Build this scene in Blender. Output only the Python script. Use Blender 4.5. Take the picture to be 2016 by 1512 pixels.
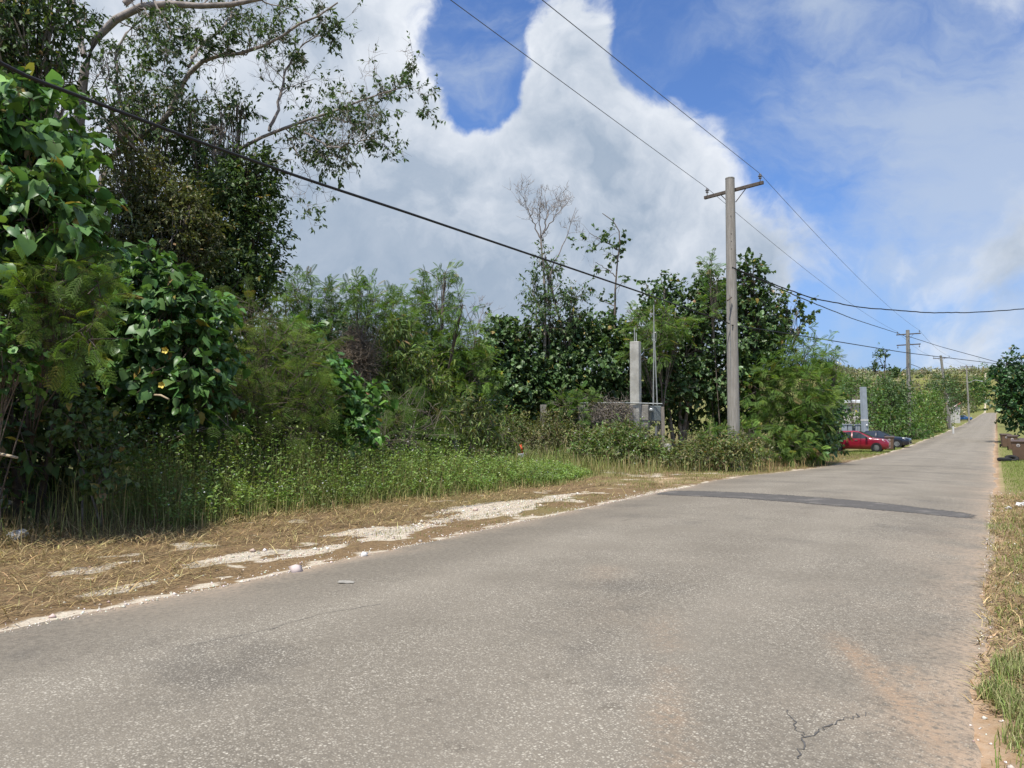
import bpy, math, random
import numpy as np

# ------------------------------------------------------------------ clear
for o in list(bpy.data.objects): bpy.data.objects.remove(o, do_unlink=True)
SC = bpy.context.scene
COL = SC.collection
rng = np.random.default_rng(11)
random.seed(5)
R = math.radians

# ------------------------------------------------------------------ camera
YAW = math.atan(0.63); PITCH = math.atan(71 / 1514); FOC = 1514.0
CAM = np.array([0.0, 0.0, 1.6])
cam = bpy.data.cameras.new('camera'); camo = bpy.data.objects.new('camera', cam); COL.objects.link(camo)
cam.sensor_width = 36.0; cam.lens = 36.0 * FOC / 2016.0; cam.clip_end = 6000; cam.clip_start = 0.05
camo.location = CAM; camo.rotation_euler = (math.pi / 2 + PITCH, 0, YAW)
SC.camera = camo
FWD = np.array([-math.sin(YAW) * math.cos(PITCH), math.cos(YAW) * math.cos(PITCH), math.sin(PITCH)])
RGT = np.array([math.cos(YAW), math.sin(YAW), 0.0]); UPV = np.cross(RGT, FWD)

# ------------------------------------------------------------------ light
SUN_EL, SUN_AZ = R(66), R(152)      # azimuth: turned left from the camera's heading
sun_h = YAW + SUN_AZ                # heading measured from +Y towards -X
SUND = np.array([-math.sin(sun_h) * math.cos(SUN_EL), math.cos(sun_h) * math.cos(SUN_EL), math.sin(SUN_EL)])
sl = bpy.data.lights.new('sun', 'SUN'); sl.energy = 4.8; sl.angle = R(0.6); sl.color = (1.0, 0.95, 0.87)
so = bpy.data.objects.new('sun', sl); COL.objects.link(so)
from mathutils import Vector
so.rotation_euler = Vector(-SUND).to_track_quat('-Z', 'Y').to_euler()
SC.view_settings.view_transform = 'Standard'; SC.view_settings.look = 'None'
SC.view_settings.exposure = 0.30; SC.view_settings.gamma = 1.0


def pdir(px, py):
    v = FWD + (px - 1008) / FOC * RGT + (756 - py) / FOC * UPV
    return v / np.linalg.norm(v)


class NT:
    """small helper to write node expressions"""
    def __init__(s, tree): s.t = tree
    def n(s, typ, **kw):
        nd = s.t.nodes.new(typ)
        for k, v in kw.items(): setattr(nd, k, v)
        return nd
    def put(s, sock, v):
        if isinstance(v, bpy.types.NodeSocket): s.t.links.new(v, sock)
        elif v is not None: sock.default_value = v
    def m(s, op, a, b=None, c=None, clamp=False):
        nd = s.n('ShaderNodeMath', operation=op); nd.use_clamp = clamp
        for i, v in enumerate((a, b, c)):
            if v is not None: s.put(nd.inputs[i], v)
        return nd.outputs[0]
    def v(s, op, a, b=None, scale=None):
        nd = s.n('ShaderNodeVectorMath', operation=op); s.put(nd.inputs[0], a)
        if b is not None: s.put(nd.inputs[1], b)
        if scale is not None: s.put(nd.inputs['Scale'], scale)
        return nd.outputs['Value'] if op in ('DOT_PRODUCT', 'LENGTH', 'DISTANCE') else nd.outputs[0]
    def ss(s, x, a, b, lo=0.0, hi=1.0):
        nd = s.n('ShaderNodeMapRange', interpolation_type='SMOOTHSTEP')
        for i, q in enumerate((x, a, b, lo, hi)): s.put(nd.inputs[i], q)
        return nd.outputs[0]
    def noise(s, vec, scale, detail=3, rough=.5, dist=0.0, lac=2.0):
        nd = s.n('ShaderNodeTexNoise')
        s.put(nd.inputs['Vector'], vec); nd.inputs['Scale'].default_value = scale
        nd.inputs['Detail'].default_value = detail; nd.inputs['Roughness'].default_value = rough
        nd.inputs['Distortion'].default_value = dist; nd.inputs['Lacunarity'].default_value = lac
        return nd.outputs[0]
    def mix(s, f, a, b, typ='MIX'):
        nd = s.n('ShaderNodeMix', data_type='RGBA', blend_type=typ)
        s.put(nd.inputs[0], f); s.put(nd.inputs[6], a); s.put(nd.inputs[7], b)
        return nd.outputs[2]


def c4(c): return (c[0], c[1], c[2], 1.0)


# ------------------------------------------------------------------ sky with cumulus clouds
world = bpy.data.worlds.new('World'); SC.world = world; world.use_nodes = True
wt = world.node_tree; wt.nodes.clear(); N = NT(wt)
sky = N.n('ShaderNodeTexSky', sky_type='NISHITA'); sky.sun_disc = False
sky.sun_elevation = SUN_EL; sky.sun_rotation = -sun_h
sky.air_density = 1.0; sky.dust_density = 0.6; sky.ozone_density = 2.5
skc = N.mix(1.0, sky.outputs[0], c4((.078, .100, .138)), 'MULTIPLY')
d0 = N.n('ShaderNodeTexCoord').outputs['Generated']
warp = N.n('ShaderNodeTexNoise'); warp.inputs['Scale'].default_value = 5; warp.inputs['Detail'].default_value = 6
wt.links.new(d0, warp.inputs['Vector'])
wv = N.v('SCALE', N.v('SUBTRACT', warp.outputs['Color'], (.5, .5, .5)), scale=.17)
dw = N.v('ADD', d0, wv)
# broad banks of cumulus (direction, angular radius, weight)
LOBES = [(700, 430, .20, .55), (980, 450, .20, .50), (1230, 450, .20, .55), (1430, 520, .15, .40), (1125, 125, .080, .85), (1130, 200, .09, .45),
         (1290, 320, .13, .50), (620, 260, .20, .50), (250, 200, .42, .70), (1990, 470, .17, .40), (1900, 590, .13, .26), (1960, 300, .14, .22), (900, 640, .16, .5), (1250, 640, .16, .5), (1430, 640, .12, .4),
         (1560, 540, .12, .45), (1000, 330, .09, .45), (830, 270, .10, .45), (2350, 400, .25, .1), (2000, 110, .20, -.40), (1850, 250, .12, -.25), (780, 40, .12, .30), (1900, 60, .16, .12),
         (975, 120, .105, -1.0), (880, 60, .10, -.7), (930, 220, .06, -.35), (1085, 262, .035, -.35), (1240, 165, .05, -.35), (760, 110, .07, -.30), (1310, 60, .11, -.70), (1500, 170, .15, -.80), (1690, 400, .14, -.50), (1740, 700, .13, -.60), (960, 230, .05, -.45), (1600, 690, .10, -.35), (1720, 180, .14, -.30)]
cov = None
for px, py, ar, w in LOBES:
    D = pdir(px, py)
    dd = N.v('DISTANCE', dw, tuple(D))
    q = N.ss(dd, ar * 1.35, ar * .05, 0.0, w)
    cov = q if cov is None else N.m('ADD', cov, q)
big = N.noise(dw, 2.2, 2, .5)
fbm = N.noise(dw, 5.2, 13, .56)
puff = N.noise(dw, 13, 11, .60)
cov = N.m('ADD', cov, N.m('MULTIPLY', N.m('SUBTRACT', big, .46), .8))
dens = N.m('ADD', cov, N.m('MULTIPLY', N.m('SUBTRACT', fbm, .5), 2.5))
dens = N.m('ADD', dens, N.m('MULTIPLY', N.m('SUBTRACT', puff, .5), 1.15))
vsid = N.ss(N.v('DISTANCE', d0, tuple(pdir(2000, 250))), .42, .05, 0, .16)
alpha = N.ss(dens, -.10, N.m('ADD', .40, N.m('MULTIPLY', vsid, 3.6)))
# self shading of the cloud: compare with the density a little way towards the sun
ds = N.v('ADD', dw, (0.0, 0.0, .05))
lit = N.m('ADD', N.m('MULTIPLY', N.m('SUBTRACT', fbm, N.noise(ds, 5.2, 8, .56)), 2.6), N.m('MULTIPLY', N.m('SUBTRACT', puff, N.noise(ds, 13, 7, .60)), .9))
med = N.noise(dw, 3.0, 5, .55)
thick = N.ss(dens, .10, .95)
elev = N.n('ShaderNodeSeparateXYZ'); wt.links.new(d0, elev.inputs[0])
lowb = N.ss(elev.outputs[2], .44, .12)
br = N.m('ADD', .70, N.m('MULTIPLY', lit, .80))
br = N.m('SUBTRACT', br, N.m('MULTIPLY', thick, N.m('ADD', .16, N.m('MULTIPLY', lowb, .52))))
br = N.m('ADD', br, N.m('MULTIPLY', N.m('SUBTRACT', med, .5), .95))
br = N.m('MAXIMUM', br, N.m('MULTIPLY', N.m('SUBTRACT', puff, .25), .55), clamp=True)
ccol = N.mix(br, c4((.275, .35, .455)), c4((.72, .75, .80)))
# thin veil of high cloud, thicker to one side
veil = N.ss(N.m('ADD', N.noise(N.v('MULTIPLY', dw, (1.0, 1.0, 1.6)), 3.6, 8, .60, .5), vsid), .48, .80, 0, .72)
haze = N.ss(elev.outputs[2], .30, .0, 0, .70)
base = N.mix(haze, skc, c4((.235, .355, .62)))
base = N.mix(veil, base, c4((.45, .52, .62)))
fin = N.mix(alpha, base, ccol)
below = N.ss(elev.outputs[2], -.02, -.06)
fin = N.mix(below, fin, c4((.20, .20, .17)))
bg = N.n('ShaderNodeBackground'); wt.links.new(fin, bg.inputs[0]); bg.inputs[1].default_value = 1.0
wo = N.n('ShaderNodeOutputWorld'); wt.links.new(bg.outputs[0], wo.inputs[0])
try: world.cycles.sampling_method = 'MANUAL'; world.cycles.sample_map_resolution = 512
except Exception: pass

# ================================================================== helpers


def P(px, py, d):
    return CAM + d * (FWD + (px - 1008) / FOC * RGT + (756 - py) / FOC * UPV)


def hash01(ix, iy, iz):
    h = (ix.astype(np.int64) * 374761393 + iy.astype(np.int64) * 668265263 + iz.astype(np.int64) * 2147483647 + 1274126177) & 0xffffffff
    h = ((h ^ (h >> 13)) * 1274126177) & 0xffffffff
    h = ((h ^ (h >> 16)) * 2246822519) & 0xffffffff
    return ((h ^ (h >> 15)) & 0xffffff) / float(0xffffff)


def vnoise(p, seed=0):
    p = np.asarray(p, float); i = np.floor(p); f = p - i; f = f * f * (3 - 2 * f)
    i = i.astype(np.int64); out = 0
    for a in (0, 1):
        for b in (0, 1):
            for c in (0, 1):
                w = (f[..., 0] if a else 1 - f[..., 0]) * (f[..., 1] if b else 1 - f[..., 1]) * (f[..., 2] if c else 1 - f[..., 2])
                out = out + w * hash01(i[..., 0] + a, i[..., 1] + b, i[..., 2] + c + seed * 57)
    return out


def fbm2(x, y, scale, seed=0, oct=4):
    x = np.asarray(x, float); y = np.asarray(y, float); x, y = np.broadcast_arrays(x, y); a = 1; t = 0; s = 0
    for k in range(oct):
        s = s + a * vnoise(np.stack([x * scale * 2**k, y * scale * 2**k, np.full(x.shape, .37 + k)], -1), seed + k); t += a; a *= .5
    return s / t


def sstep(x, a, b):
    t = np.clip((x - a) / (b - a), 0, 1); return t * t * (3 - 2 * t)


def unit(v): return v / np.maximum(np.linalg.norm(v, axis=-1, keepdims=True), 1e-9)


def mk(name, V, faces, mat=None, parent=None, col=None, smooth=False, mats=None, mi=None):
    """one mesh object from numpy arrays; faces: list of (n,k) index arrays"""
    V = np.asarray(V, np.float32).reshape(-1, 3)
    fl = [np.asarray(f, np.int32) for f in faces if len(f)]
    me = bpy.data.meshes.new(name)
    me.vertices.add(len(V)); me.vertices.foreach_set('co', V.ravel())
    li = np.concatenate([f.ravel() for f in fl]); tot = np.concatenate([np.full(len(f), f.shape[1], np.int32) for f in fl])
    st = np.concatenate([[0], np.cumsum(tot)[:-1]]).astype(np.int32)
    me.loops.add(len(li)); me.loops.foreach_set('vertex_index', li)
    me.polygons.add(len(tot)); me.polygons.foreach_set('loop_start', st); me.polygons.foreach_set('loop_total', tot)
    if smooth: me.polygons.foreach_set('use_smooth', np.ones(len(tot), bool))
    if mats:
        for m_ in mats: me.materials.append(m_)
        me.polygons.foreach_set('material_index', np.asarray(mi, np.int32))
    elif mat: me.materials.append(mat)
    me.update(calc_edges=True)
    if col is not None:
        at = me.attributes.new('Col', 'FLOAT_COLOR', 'POINT')
        c = np.ones((len(V), 4), np.float32); c[:, :col.shape[1]] = col; at.data.foreach_set('color', c.ravel())
    me.validate()
    o = bpy.data.objects.new(name, me); COL.objects.link(o)
    if parent is not None: o.parent = parent
    return o


def empty(name, loc=(0, 0, 0), rz=0.0):
    o = bpy.data.objects.new(name, None); COL.objects.link(o); o.location = loc; o.rotation_euler = (0, 0, rz)
    o.empty_display_size = .2
    return o


def tag(o, label=None, cat=None, group=None, kind=None):
    if label: o['label'] = label
    if cat: o['category'] = cat
    if group: o['group'] = group
    if kind: o['kind'] = kind
    return o


class MB:
    """collects polygons for one part"""
    def __init__(s): s.v = []; s.f = []
    def add(s, V, F):
        b = len(s.v); s.v += [tuple(p) for p in V]; s.f += [tuple(i + b for i in f) for f in F]; return s
    def box(s, c, d, rz=0, top=1.0, ry=0):
        x, y, z = d[0] / 2, d[1] / 2, d[2] / 2; V = []
        for sz, k in ((-1, 1.0), (1, top)):
            for sx, sy in ((-1, -1), (1, -1), (1, 1), (-1, 1)):
                px, py, pz = sx * x * k, sy * y * k, sz * z
                px, pz = px * math.cos(ry) + pz * math.sin(ry), -px * math.sin(ry) + pz * math.cos(ry)
                V.append((c[0] + px * math.cos(rz) - py * math.sin(rz), c[1] + px * math.sin(rz) + py * math.cos(rz), c[2] + pz))
        return s.add(V, [(3, 2, 1, 0), (4, 5, 6, 7), (0, 1, 5, 4), (1, 2, 6, 5), (2, 3, 7, 6), (3, 0, 4, 7)])
    def tube(s, pts, r, n=8, cap=True):
        pts = [np.asarray(p, float) for p in pts]; r = r if hasattr(r, '__len__') else [r] * len(pts); V = []; F = []
        for i, p in enumerate(pts):
            t = unit(pts[min(i + 1, len(pts) - 1)] - pts[max(i - 1, 0)])
            a = unit(np.cross(t, (0, 0, 1.) if abs(t[2]) < .9 else (1., 0, 0))); b = np.cross(t, a)
            V += [p + r[i] * (math.cos(2 * math.pi * k / n) * a + math.sin(2 * math.pi * k / n) * b) for k in range(n)]
        for i in range(len(pts) - 1):
            F += [(i * n + k, i * n + (k + 1) % n, (i + 1) * n + (k + 1) % n, (i + 1) * n + k) for k in range(n)]
        if cap: F += [tuple(range(n))[::-1], tuple((len(pts) - 1) * n + k for k in range(n))]
        return s.add(V, F)
    def lathe(s, c, prof, n=14, axis='z'):
        V = []; F = []
        for (r, h) in prof:
            for k in range(n):
                a = 2 * math.pi * k / n; q = (r * math.cos(a), r * math.sin(a), h)
                if axis == 'x': q = (q[2], q[0], q[1])
                if axis == 'y': q = (q[0], q[2], q[1])
                V.append((c[0] + q[0], c[1] + q[1], c[2] + q[2]))
        for i in range(len(prof) - 1):
            F += [(i * n + k, i * n + (k + 1) % n, (i + 1) * n + (k + 1) % n, (i + 1) * n + k) for k in range(n)]
        F += [tuple(range(n))[::-1], tuple((len(prof) - 1) * n + k for k in range(n))]
        return s.add(V, F)
    def build(s, name, mat, parent=None, smooth=False, bevel=0):
        me = bpy.data.meshes.new(name); me.from_pydata(s.v, [], s.f); me.materials.append(mat); me.update()
        import bmesh
        bm = bmesh.new(); bm.from_mesh(me); bmesh.ops.recalc_face_normals(bm, faces=bm.faces); bm.to_mesh(me); bm.free()
        if smooth: me.shade_smooth()
        o = bpy.data.objects.new(name, me); COL.objects.link(o)
        if parent is not None: o.parent = parent
        if bevel:
            b = o.modifiers.new('bevel', 'BEVEL'); b.width = bevel; b.segments = 2; b.limit_method = 'ANGLE'
        return o


# ------------------------------------------------------------------ materials
def mat(name, color, rough=.7, metal=0.0, spec=.4, var=.0, vscale=6.0, bump=0.0, bscale=40., col2=None, coat=0.0, stretch=None):
    m = bpy.data.materials.new(name); m.use_nodes = True; t = m.node_tree; t.nodes.clear(); n = NT(t)
    b = n.n('ShaderNodeBsdfPrincipled'); o = n.n('ShaderNodeOutputMaterial'); t.links.new(b.outputs[0], o.inputs[0])
    b.inputs['Roughness'].default_value = rough; b.inputs['Metallic'].default_value = metal
    b.inputs['Specular IOR Level'].default_value = spec; b.inputs['Coat Weight'].default_value = coat
    vec = n.n('ShaderNodeTexCoord').outputs['Object']
    if stretch: vec = n.v('MULTIPLY', vec, stretch)
    if var or col2:
        f = n.ss(n.noise(vec, vscale, 6, .62), .32, .68)
        c2 = col2 or tuple(c * (1 - var) for c in color)
        n.put(b.inputs['Base Color'], n.mix(f, c4(color), c4(c2)))
    else: b.inputs['Base Color'].default_value = c4(color)
    if bump:
        bn = n.n('ShaderNodeBump'); bn.inputs['Strength'].default_value = bump; bn.inputs['Distance'].default_value = .02
        t.links.new(n.noise(vec, bscale, 5, .6), bn.inputs['Height']); t.links.new(bn.outputs[0], b.inputs['Normal'])
    return m


def leafmat(name, rough=.5, trans=.3, spec=.35):
    m = bpy.data.materials.new(name); m.use_nodes = True; t = m.node_tree; t.nodes.clear(); n = NT(t)
    a = n.n('ShaderNodeAttribute', attribute_name='Col')
    b = n.n('ShaderNodeBsdfPrincipled'); t.links.new(a.outputs['Color'], b.inputs['Base Color'])
    b.inputs['Roughness'].default_value = rough; b.inputs['Specular IOR Level'].default_value = spec
    tr = n.n('ShaderNodeBsdfTranslucent'); t.links.new(n.mix(1.0, a.outputs['Color'], c4((1.5, 1.5, .7)), 'MULTIPLY'), tr.inputs[0])
    mx = n.n('ShaderNodeMixShader'); mx.inputs[0].default_value = trans
    t.links.new(b.outputs[0], mx.inputs[1]); t.links.new(tr.outputs[0], mx.inputs[2])
    o = n.n('ShaderNodeOutputMaterial'); t.links.new(mx.outputs[0], o.inputs[0]); return m


M = {}
M['leaf'] = leafmat('leaf', .5, .28); M['gloss'] = leafmat('glossy_leaf', .42, .22, .38); M['feather'] = leafmat('feathery_leaf', .6, .34, .25)
M['straw'] = leafmat('straw', .8, .12, .15); M['pebble'] = leafmat('pebble', .9, 0.0, .2)
M['bark'] = mat('bark', (.23, .19, .155), .9, var=.55, vscale=9, bump=.6, bscale=30)
M['pale_bark'] = mat('pale_bark', (.36, .31, .27), .9, var=.5, vscale=7, bump=.5, bscale=30)
M['dark_bark'] = mat('dark_bark', (.12, .095, .075), .9, var=.5, vscale=9, bump=.6, bscale=30)
M['dry_twig'] = mat('dry_twig', (.27, .215, .155), .9, var=.5, vscale=5)
M['pole'] = mat('weathered_pole', (.36, .335, .295), .85, vscale=3, col2=(.25, .23, .20), bump=.35, bscale=14, stretch=(6, 6, .5))
M['arm_wood'] = mat('arm_wood', (.13, .105, .085), .85, var=.4, vscale=8, bump=.3)
M['steel'] = mat('galvanised_steel', (.38, .39, .39), .45, .7, var=.3, vscale=12)
M['pipe'] = mat('grey_pipe', (.36, .38, .37), .55, .1, var=.25, vscale=9)
M['insul'] = mat('insulator', (.20, .19, .19), .35, var=.2)
M['cable'] = mat('black_cable', (.012, .012, .013), .6)
M['wire'] = mat('bare_wire', (.10, .10, .105), .5, .3)
M['ycable'] = mat('yellow_cable', (.55, .50, .22), .6)
M['concrete'] = mat('old_concrete', (.64, .62, .56), .9, vscale=2.2, col2=(.44, .42, .37), bump=.4, bscale=22)
M['concrete_dark'] = mat('stained_concrete', (.33, .31, .275), .9, vscale=4, col2=(.15, .14, .12), bump=.5, bscale=22)
M['grey_paint'] = mat('grey_paint', (.36, .40, .44), .7, var=.18, vscale=3)
M['panel'] = mat('dark_panel', (.035, .05, .075), .5, var=.3)
M['box_grey'] = mat('meter_box_paint', (.20, .235, .235), .5, .2, var=.25, vscale=6)
M['glass'] = mat('window_glass', (.03, .04, .05), .08, spec=.8)
M['meter_glass'] = mat('meter_glass', (.30, .32, .32), .15, spec=.8)
M['wood_post'] = mat('grey_wood', (.30, .26, .22), .9, var=.4, vscale=9, bump=.4, stretch=(4, 4, .6))
M['red'] = mat('red_paint', (.21, .006, .020), .28, spec=.5, coat=.6)
M['navy'] = mat('dark_blue_paint', (.008, .012, .022), .28, spec=.5, coat=.7)
M['blue'] = mat('blue_paint', (.04, .12, .30), .4, coat=.3)
M['rubber'] = mat('rubber', (.018, .018, .018), .85)
M['alloy'] = mat('silver_wheel', (.55, .56, .57), .35, .6)
M['chrome'] = mat('chrome', (.7, .7, .7), .2, .9)
M['lamp_glass'] = mat('lamp_glass', (.75, .75, .72), .15, spec=.8)
M['tail'] = mat('tail_lamp', (.35, .01, .01), .2)
M['black'] = mat('black_plastic', (.015, .015, .016), .5)
M['bin'] = mat('brown_bin', (.155, .095, .062), .6, var=.15, vscale=4)
M['lid'] = mat('brown_lid', (.085, .055, .042), .55, var=.2, vscale=4)
M['sticker'] = mat('pale_sticker', (.50, .46, .44), .6)
M['sticker2'] = mat('sticker_mark', (.17, .12, .10), .6)
M['orange'] = mat('cone_orange', (.72, .075, .022), .5, var=.12, vscale=12)
M['white'] = mat('dirty_white', (.66, .65, .62), .6, var=.25, vscale=10)
M['plaster'] = mat('white_plaster', (.62, .60, .56), .85, var=.25, vscale=2)
M['roof_white'] = mat('white_roof', (.70, .72, .74), .5, var=.12, vscale=2)
M['tile_red'] = mat('red_coping', (.30, .09, .06), .8, var=.3, vscale=4)
M['plastic'] = mat('clear_plastic', (.34, .36, .38), .25, spec=.6, var=.3, vscale=20)
M['road_stone'] = mat('road_stone', (.33, .31, .27), .9, var=.3, vscale=12)
M['log'] = mat('cut_branch', (.50, .40, .27), .8, var=.3, vscale=12)

# ================================================================== terrain
YT = np.array([-3000, -60, 0, 10, 18, 24, 33, 45, 58, 70, 83, 110, 140, 190, 251, 320, 397, 480, 557, 650, 3000.])
ZT = np.array([0, 0, 0, 0, 0, -.13, -.36, -.57, -.68, -.67, -.58, -.36, -.09, .45, 1.34, 2.4, 3.8, 5.1, 6.3, 8, 10.])
_yy = np.arange(-100, 1200, 1.0); _zz = np.interp(_yy, YT, ZT)
_k = np.hanning(15); _k /= _k.sum(); _zz = np.convolve(np.pad(_zz, 7, 'edge'), _k, 'valid')


def zroad(y): return np.interp(y, _yy, _zz)


def rbend(y): return 34.0 * sstep(np.asarray(y, float), 430, 760) * (np.asarray(y, float) - 430) / 330.


def hill(x, y):
    r = np.hypot(x, y)
    h = 27 * sstep(r, 230, 520) * (.8 + .4 * fbm2(x, y, .006, 3)) + 26 * sstep(r, 600, 1600)
    side = sstep(np.abs(x - rbend(y) + 3), 14, 90); fr = np.maximum(side, sstep(y, 520, 640))
    return h * fr


XL, XR = -6.4, 0.0


def edgeL(y): return XL + .16 * (fbm2(y, 0 * y, .9, 21, 3) - .5) * 2 + .05 * (fbm2(y, 0 * y, 5, 22, 2) - .5) * 2 - .25 * np.exp(-((y - 23) / 5)**2)
def edgeR(y): return XR - .11 + .16 * (fbm2(y, 0 * y, .55, 31, 3) - .5) * 2 + .035 * (fbm2(y, 0 * y, 8, 32, 3) - .5) * 2 - .14 * sstep(y, 38, 44)


def gz(x, y):
    x = np.asarray(x, float); y = np.asarray(y, float)
    z = zroad(y) + hill(x, y)
    off = np.where(x < XL + .22, XL + .22 - x, np.where(x > XR - .36, x - XR + .36, 0))
    b = .05 * (fbm2(x, y, .7, 41) - .5) + .035 * (fbm2(x, y, 3.0, 45, 3) - .5)
    z = z + np.where(off > 0, b * sstep(off, 0, .5) - .012, -.09)
    z = z + .10 * sstep(off, 3.2, 9)
    z = z + np.where((x > XR - .36) & (x < 3), .012 * sstep(off, .2, .45) - b * sstep(off, 0, .5) * .6, 0)
    return z


def G(px, py):
    v = FWD + (px - 1008) / FOC * RGT + (756 - py) / FOC * UPV
    d = 1.6 / max(-v[2], 1e-4)
    for _ in range(12):
        p = CAM + d * v; d = (CAM[2] - float(zroad(p[1]))) / max(-v[2], 1e-4)
    return CAM + d * v


def onground(p): return np.array([p[0], p[1], float(gz(p[0], p[1]))])


def axis(spec):
    out = []
    for a, b, st in spec: out += list(np.arange(a, b, st))
    return np.array(out)


# ---- ground sheet with masks: R gravel, G green, B orange dirt
gx = axis([(-3000, -400, 200), (-400, -60, 24), (-60, -16, 2.5), (-16, -12.4, .4), (-12.4, -10.2, .11), (-10.2, -6.0, .075), (-6.0, -.3, .95), (-.3, 2.4, .07), (2.4, 8, .5), (8, 40, 3), (40, 400, 24), (400, 3001, 200)])
gy = axis([(-3000, -200, 200), (-200, -20, 15), (-20, 0, 1.0), (0, 20, .11), (20, 32, .2), (32, 60, .5), (60, 120, 1.5), (120, 700, 8), (700, 3001, 150)])
GX, GY = np.meshgrid(gx, gy); GZ = gz(GX, GY)
offL = edgeL(gy)[:, None] - GX
pat = [(-7.55, 5.8, .55, .20), (-7.1, 6.7, .8, .12), (-7.2, 8.0, .7, .18), (-7.45, 9.0, 1.3, .30), (-7.9, 8.2, .6, .18), (-7.6, 10.9, 1.6, .42), (-8.2, 11.4, 1.3, .25),
       (-7.85, 12.8, 1.5, .34), (-7.2, 4.4, .5, .12), (-7.9, 14.6, 1.0, .18), (-8.3, 4.9, .35, .1)]
grav = np.zeros_like(GX)
for x, y, a, b in pat: grav = np.maximum(grav, np.exp(-(((GX - x) / b)**2 + ((GY - y) / a)**2) * .8))
n1 = fbm2(GX, GY, 1.6, 51, 5); n2 = fbm2(GX, GY, 5, 61, 4); n3 = fbm2(GX, GY, .5, 71, 3)
grav = grav * 1.05 + (n1 - .5) * 2.3 + (n2 - .5) * 1.5
edge = np.exp(-np.maximum(offL, 0) / .20) * (offL > -.6)
gravel = np.clip(sstep(grav, .34, .70) + edge * sstep(n2, .30, .62) * 1.1, 0, 1) * (GX < -5.8) * (GX > -12)
offR = GX - edgeR(gy)[:, None]
edger = np.exp(-np.maximum(offR, 0) / .22) * (offR > -.6)
far_ = sstep(GY, 110, 180)
orange = np.exp(-(((GX + 7.9) / .9)**2 + ((GY - 21.5) / 3.2)**2)) * sstep(n1, .42, .60) + edger * .95 * sstep(n2, .15, .5) + .8 * np.exp(-(((GX - .35) / .5)**2 + ((GY - 17) / 1.6)**2)) * sstep(n2, .35, .6)
drive = np.exp(-(((GX + 11.5) / 4.5)**4 + ((GY - 24.5) / 2.8)**4))
gravel = np.clip(gravel + drive * sstep(n1, .50, .66) * .7, 0, 1)
green = sstep(n3 + .25 * (n1 - .5), .42, .62) * .55 * (GX < XL) * sstep(GY, 9, 15) + .85 * (GX > 0) * np.clip(sstep(GY, 19, 24) + .3 * sstep(n1, .5, .7), 0, 1) + .6 * (GX < XL) * sstep(GY, 55, 60) * sstep(GX, -14, -9)
orange = orange * (1 - far_)
green = green + .7 * sstep(GY, 480, 540) + sstep(np.hypot(GX, GY), 80, 140) * .6 * (np.abs(GX + 3) > 6)
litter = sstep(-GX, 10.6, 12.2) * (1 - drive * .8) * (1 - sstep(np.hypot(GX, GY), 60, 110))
V = np.stack([GX, GY, GZ], -1).reshape(-1, 3)
nr, nc = GX.shape; ii = np.arange((nr - 1) * (nc - 1)); r_, c_ = ii // (nc - 1), ii % (nc - 1); a0 = r_ * nc + c_
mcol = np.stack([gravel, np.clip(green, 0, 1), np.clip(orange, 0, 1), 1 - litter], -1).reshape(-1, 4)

gm = bpy.data.materials.new('ground_mat'); gm.use_nodes = True; t = gm.node_tree; t.nodes.clear(); N = NT(t)
at = N.n('ShaderNodeAttribute', attribute_name='Col'); sp = N.n('ShaderNodeSeparateColor'); t.links.new(at.outputs['Color'], sp.inputs[0])
ob = N.n('ShaderNodeTexCoord').outputs['Object']
f1 = N.noise(ob, 9, 8, .68); f2 = N.noise(ob, 55, 4, .6); f3 = N.noise(ob, 1.3, 5, .55)
soil = N.mix(N.ss(f1, .3, .7), c4((.19, .125, .065)), c4((.085, .056, .034)))
soil = N.mix(N.ss(f2, .35, .75), soil, c4((.26, .185, .10)))
grn = N.mix(N.ss(f1, .3, .7), c4((.12, .155, .038)), c4((.21, .20, .075)))
orn = N.mix(N.ss(f1, .3, .7), c4((.42, .27, .16)), c4((.48, .36, .25)))
gvl = N.mix(N.ss(f2, .3, .72), c4((.55, .49, .39)), c4((.38, .32, .24)))
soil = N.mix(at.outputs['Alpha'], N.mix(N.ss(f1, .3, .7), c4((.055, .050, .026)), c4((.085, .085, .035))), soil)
c = N.mix(sp.outputs[1], soil, grn); c = N.mix(N.m('MULTIPLY', sp.outputs[2], N.ss(f1, .2, .5), clamp=True), c, orn)
gf = N.ss(N.m('ADD', sp.outputs[0], N.m('MULTIPLY', N.m('SUBTRACT', f1, .5), .7)), .30, .62)
c = N.mix(gf, c, gvl)
b = N.n('ShaderNodeBsdfPrincipled'); t.links.new(c, b.inputs['Base Color']); b.inputs['Roughness'].default_value = .95; b.inputs['Specular IOR Level'].default_value = .1
bn = N.n('ShaderNodeBump'); bn.inputs['Strength'].default_value = .9; bn.inputs['Distance'].default_value = .02
t.links.new(N.m('ADD', f1, N.m('MULTIPLY', f2, .5)), bn.inputs['Height']); t.links.new(bn.outputs[0], b.inputs['Normal'])
o_ = N.n('ShaderNodeOutputMaterial'); t.links.new(b.outputs[0], o_.inputs[0])
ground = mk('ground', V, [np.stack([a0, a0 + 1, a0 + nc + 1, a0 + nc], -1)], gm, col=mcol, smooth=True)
tag(ground, 'earth verge of cut straw, pale gravel and grass', None, kind='structure')

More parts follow.
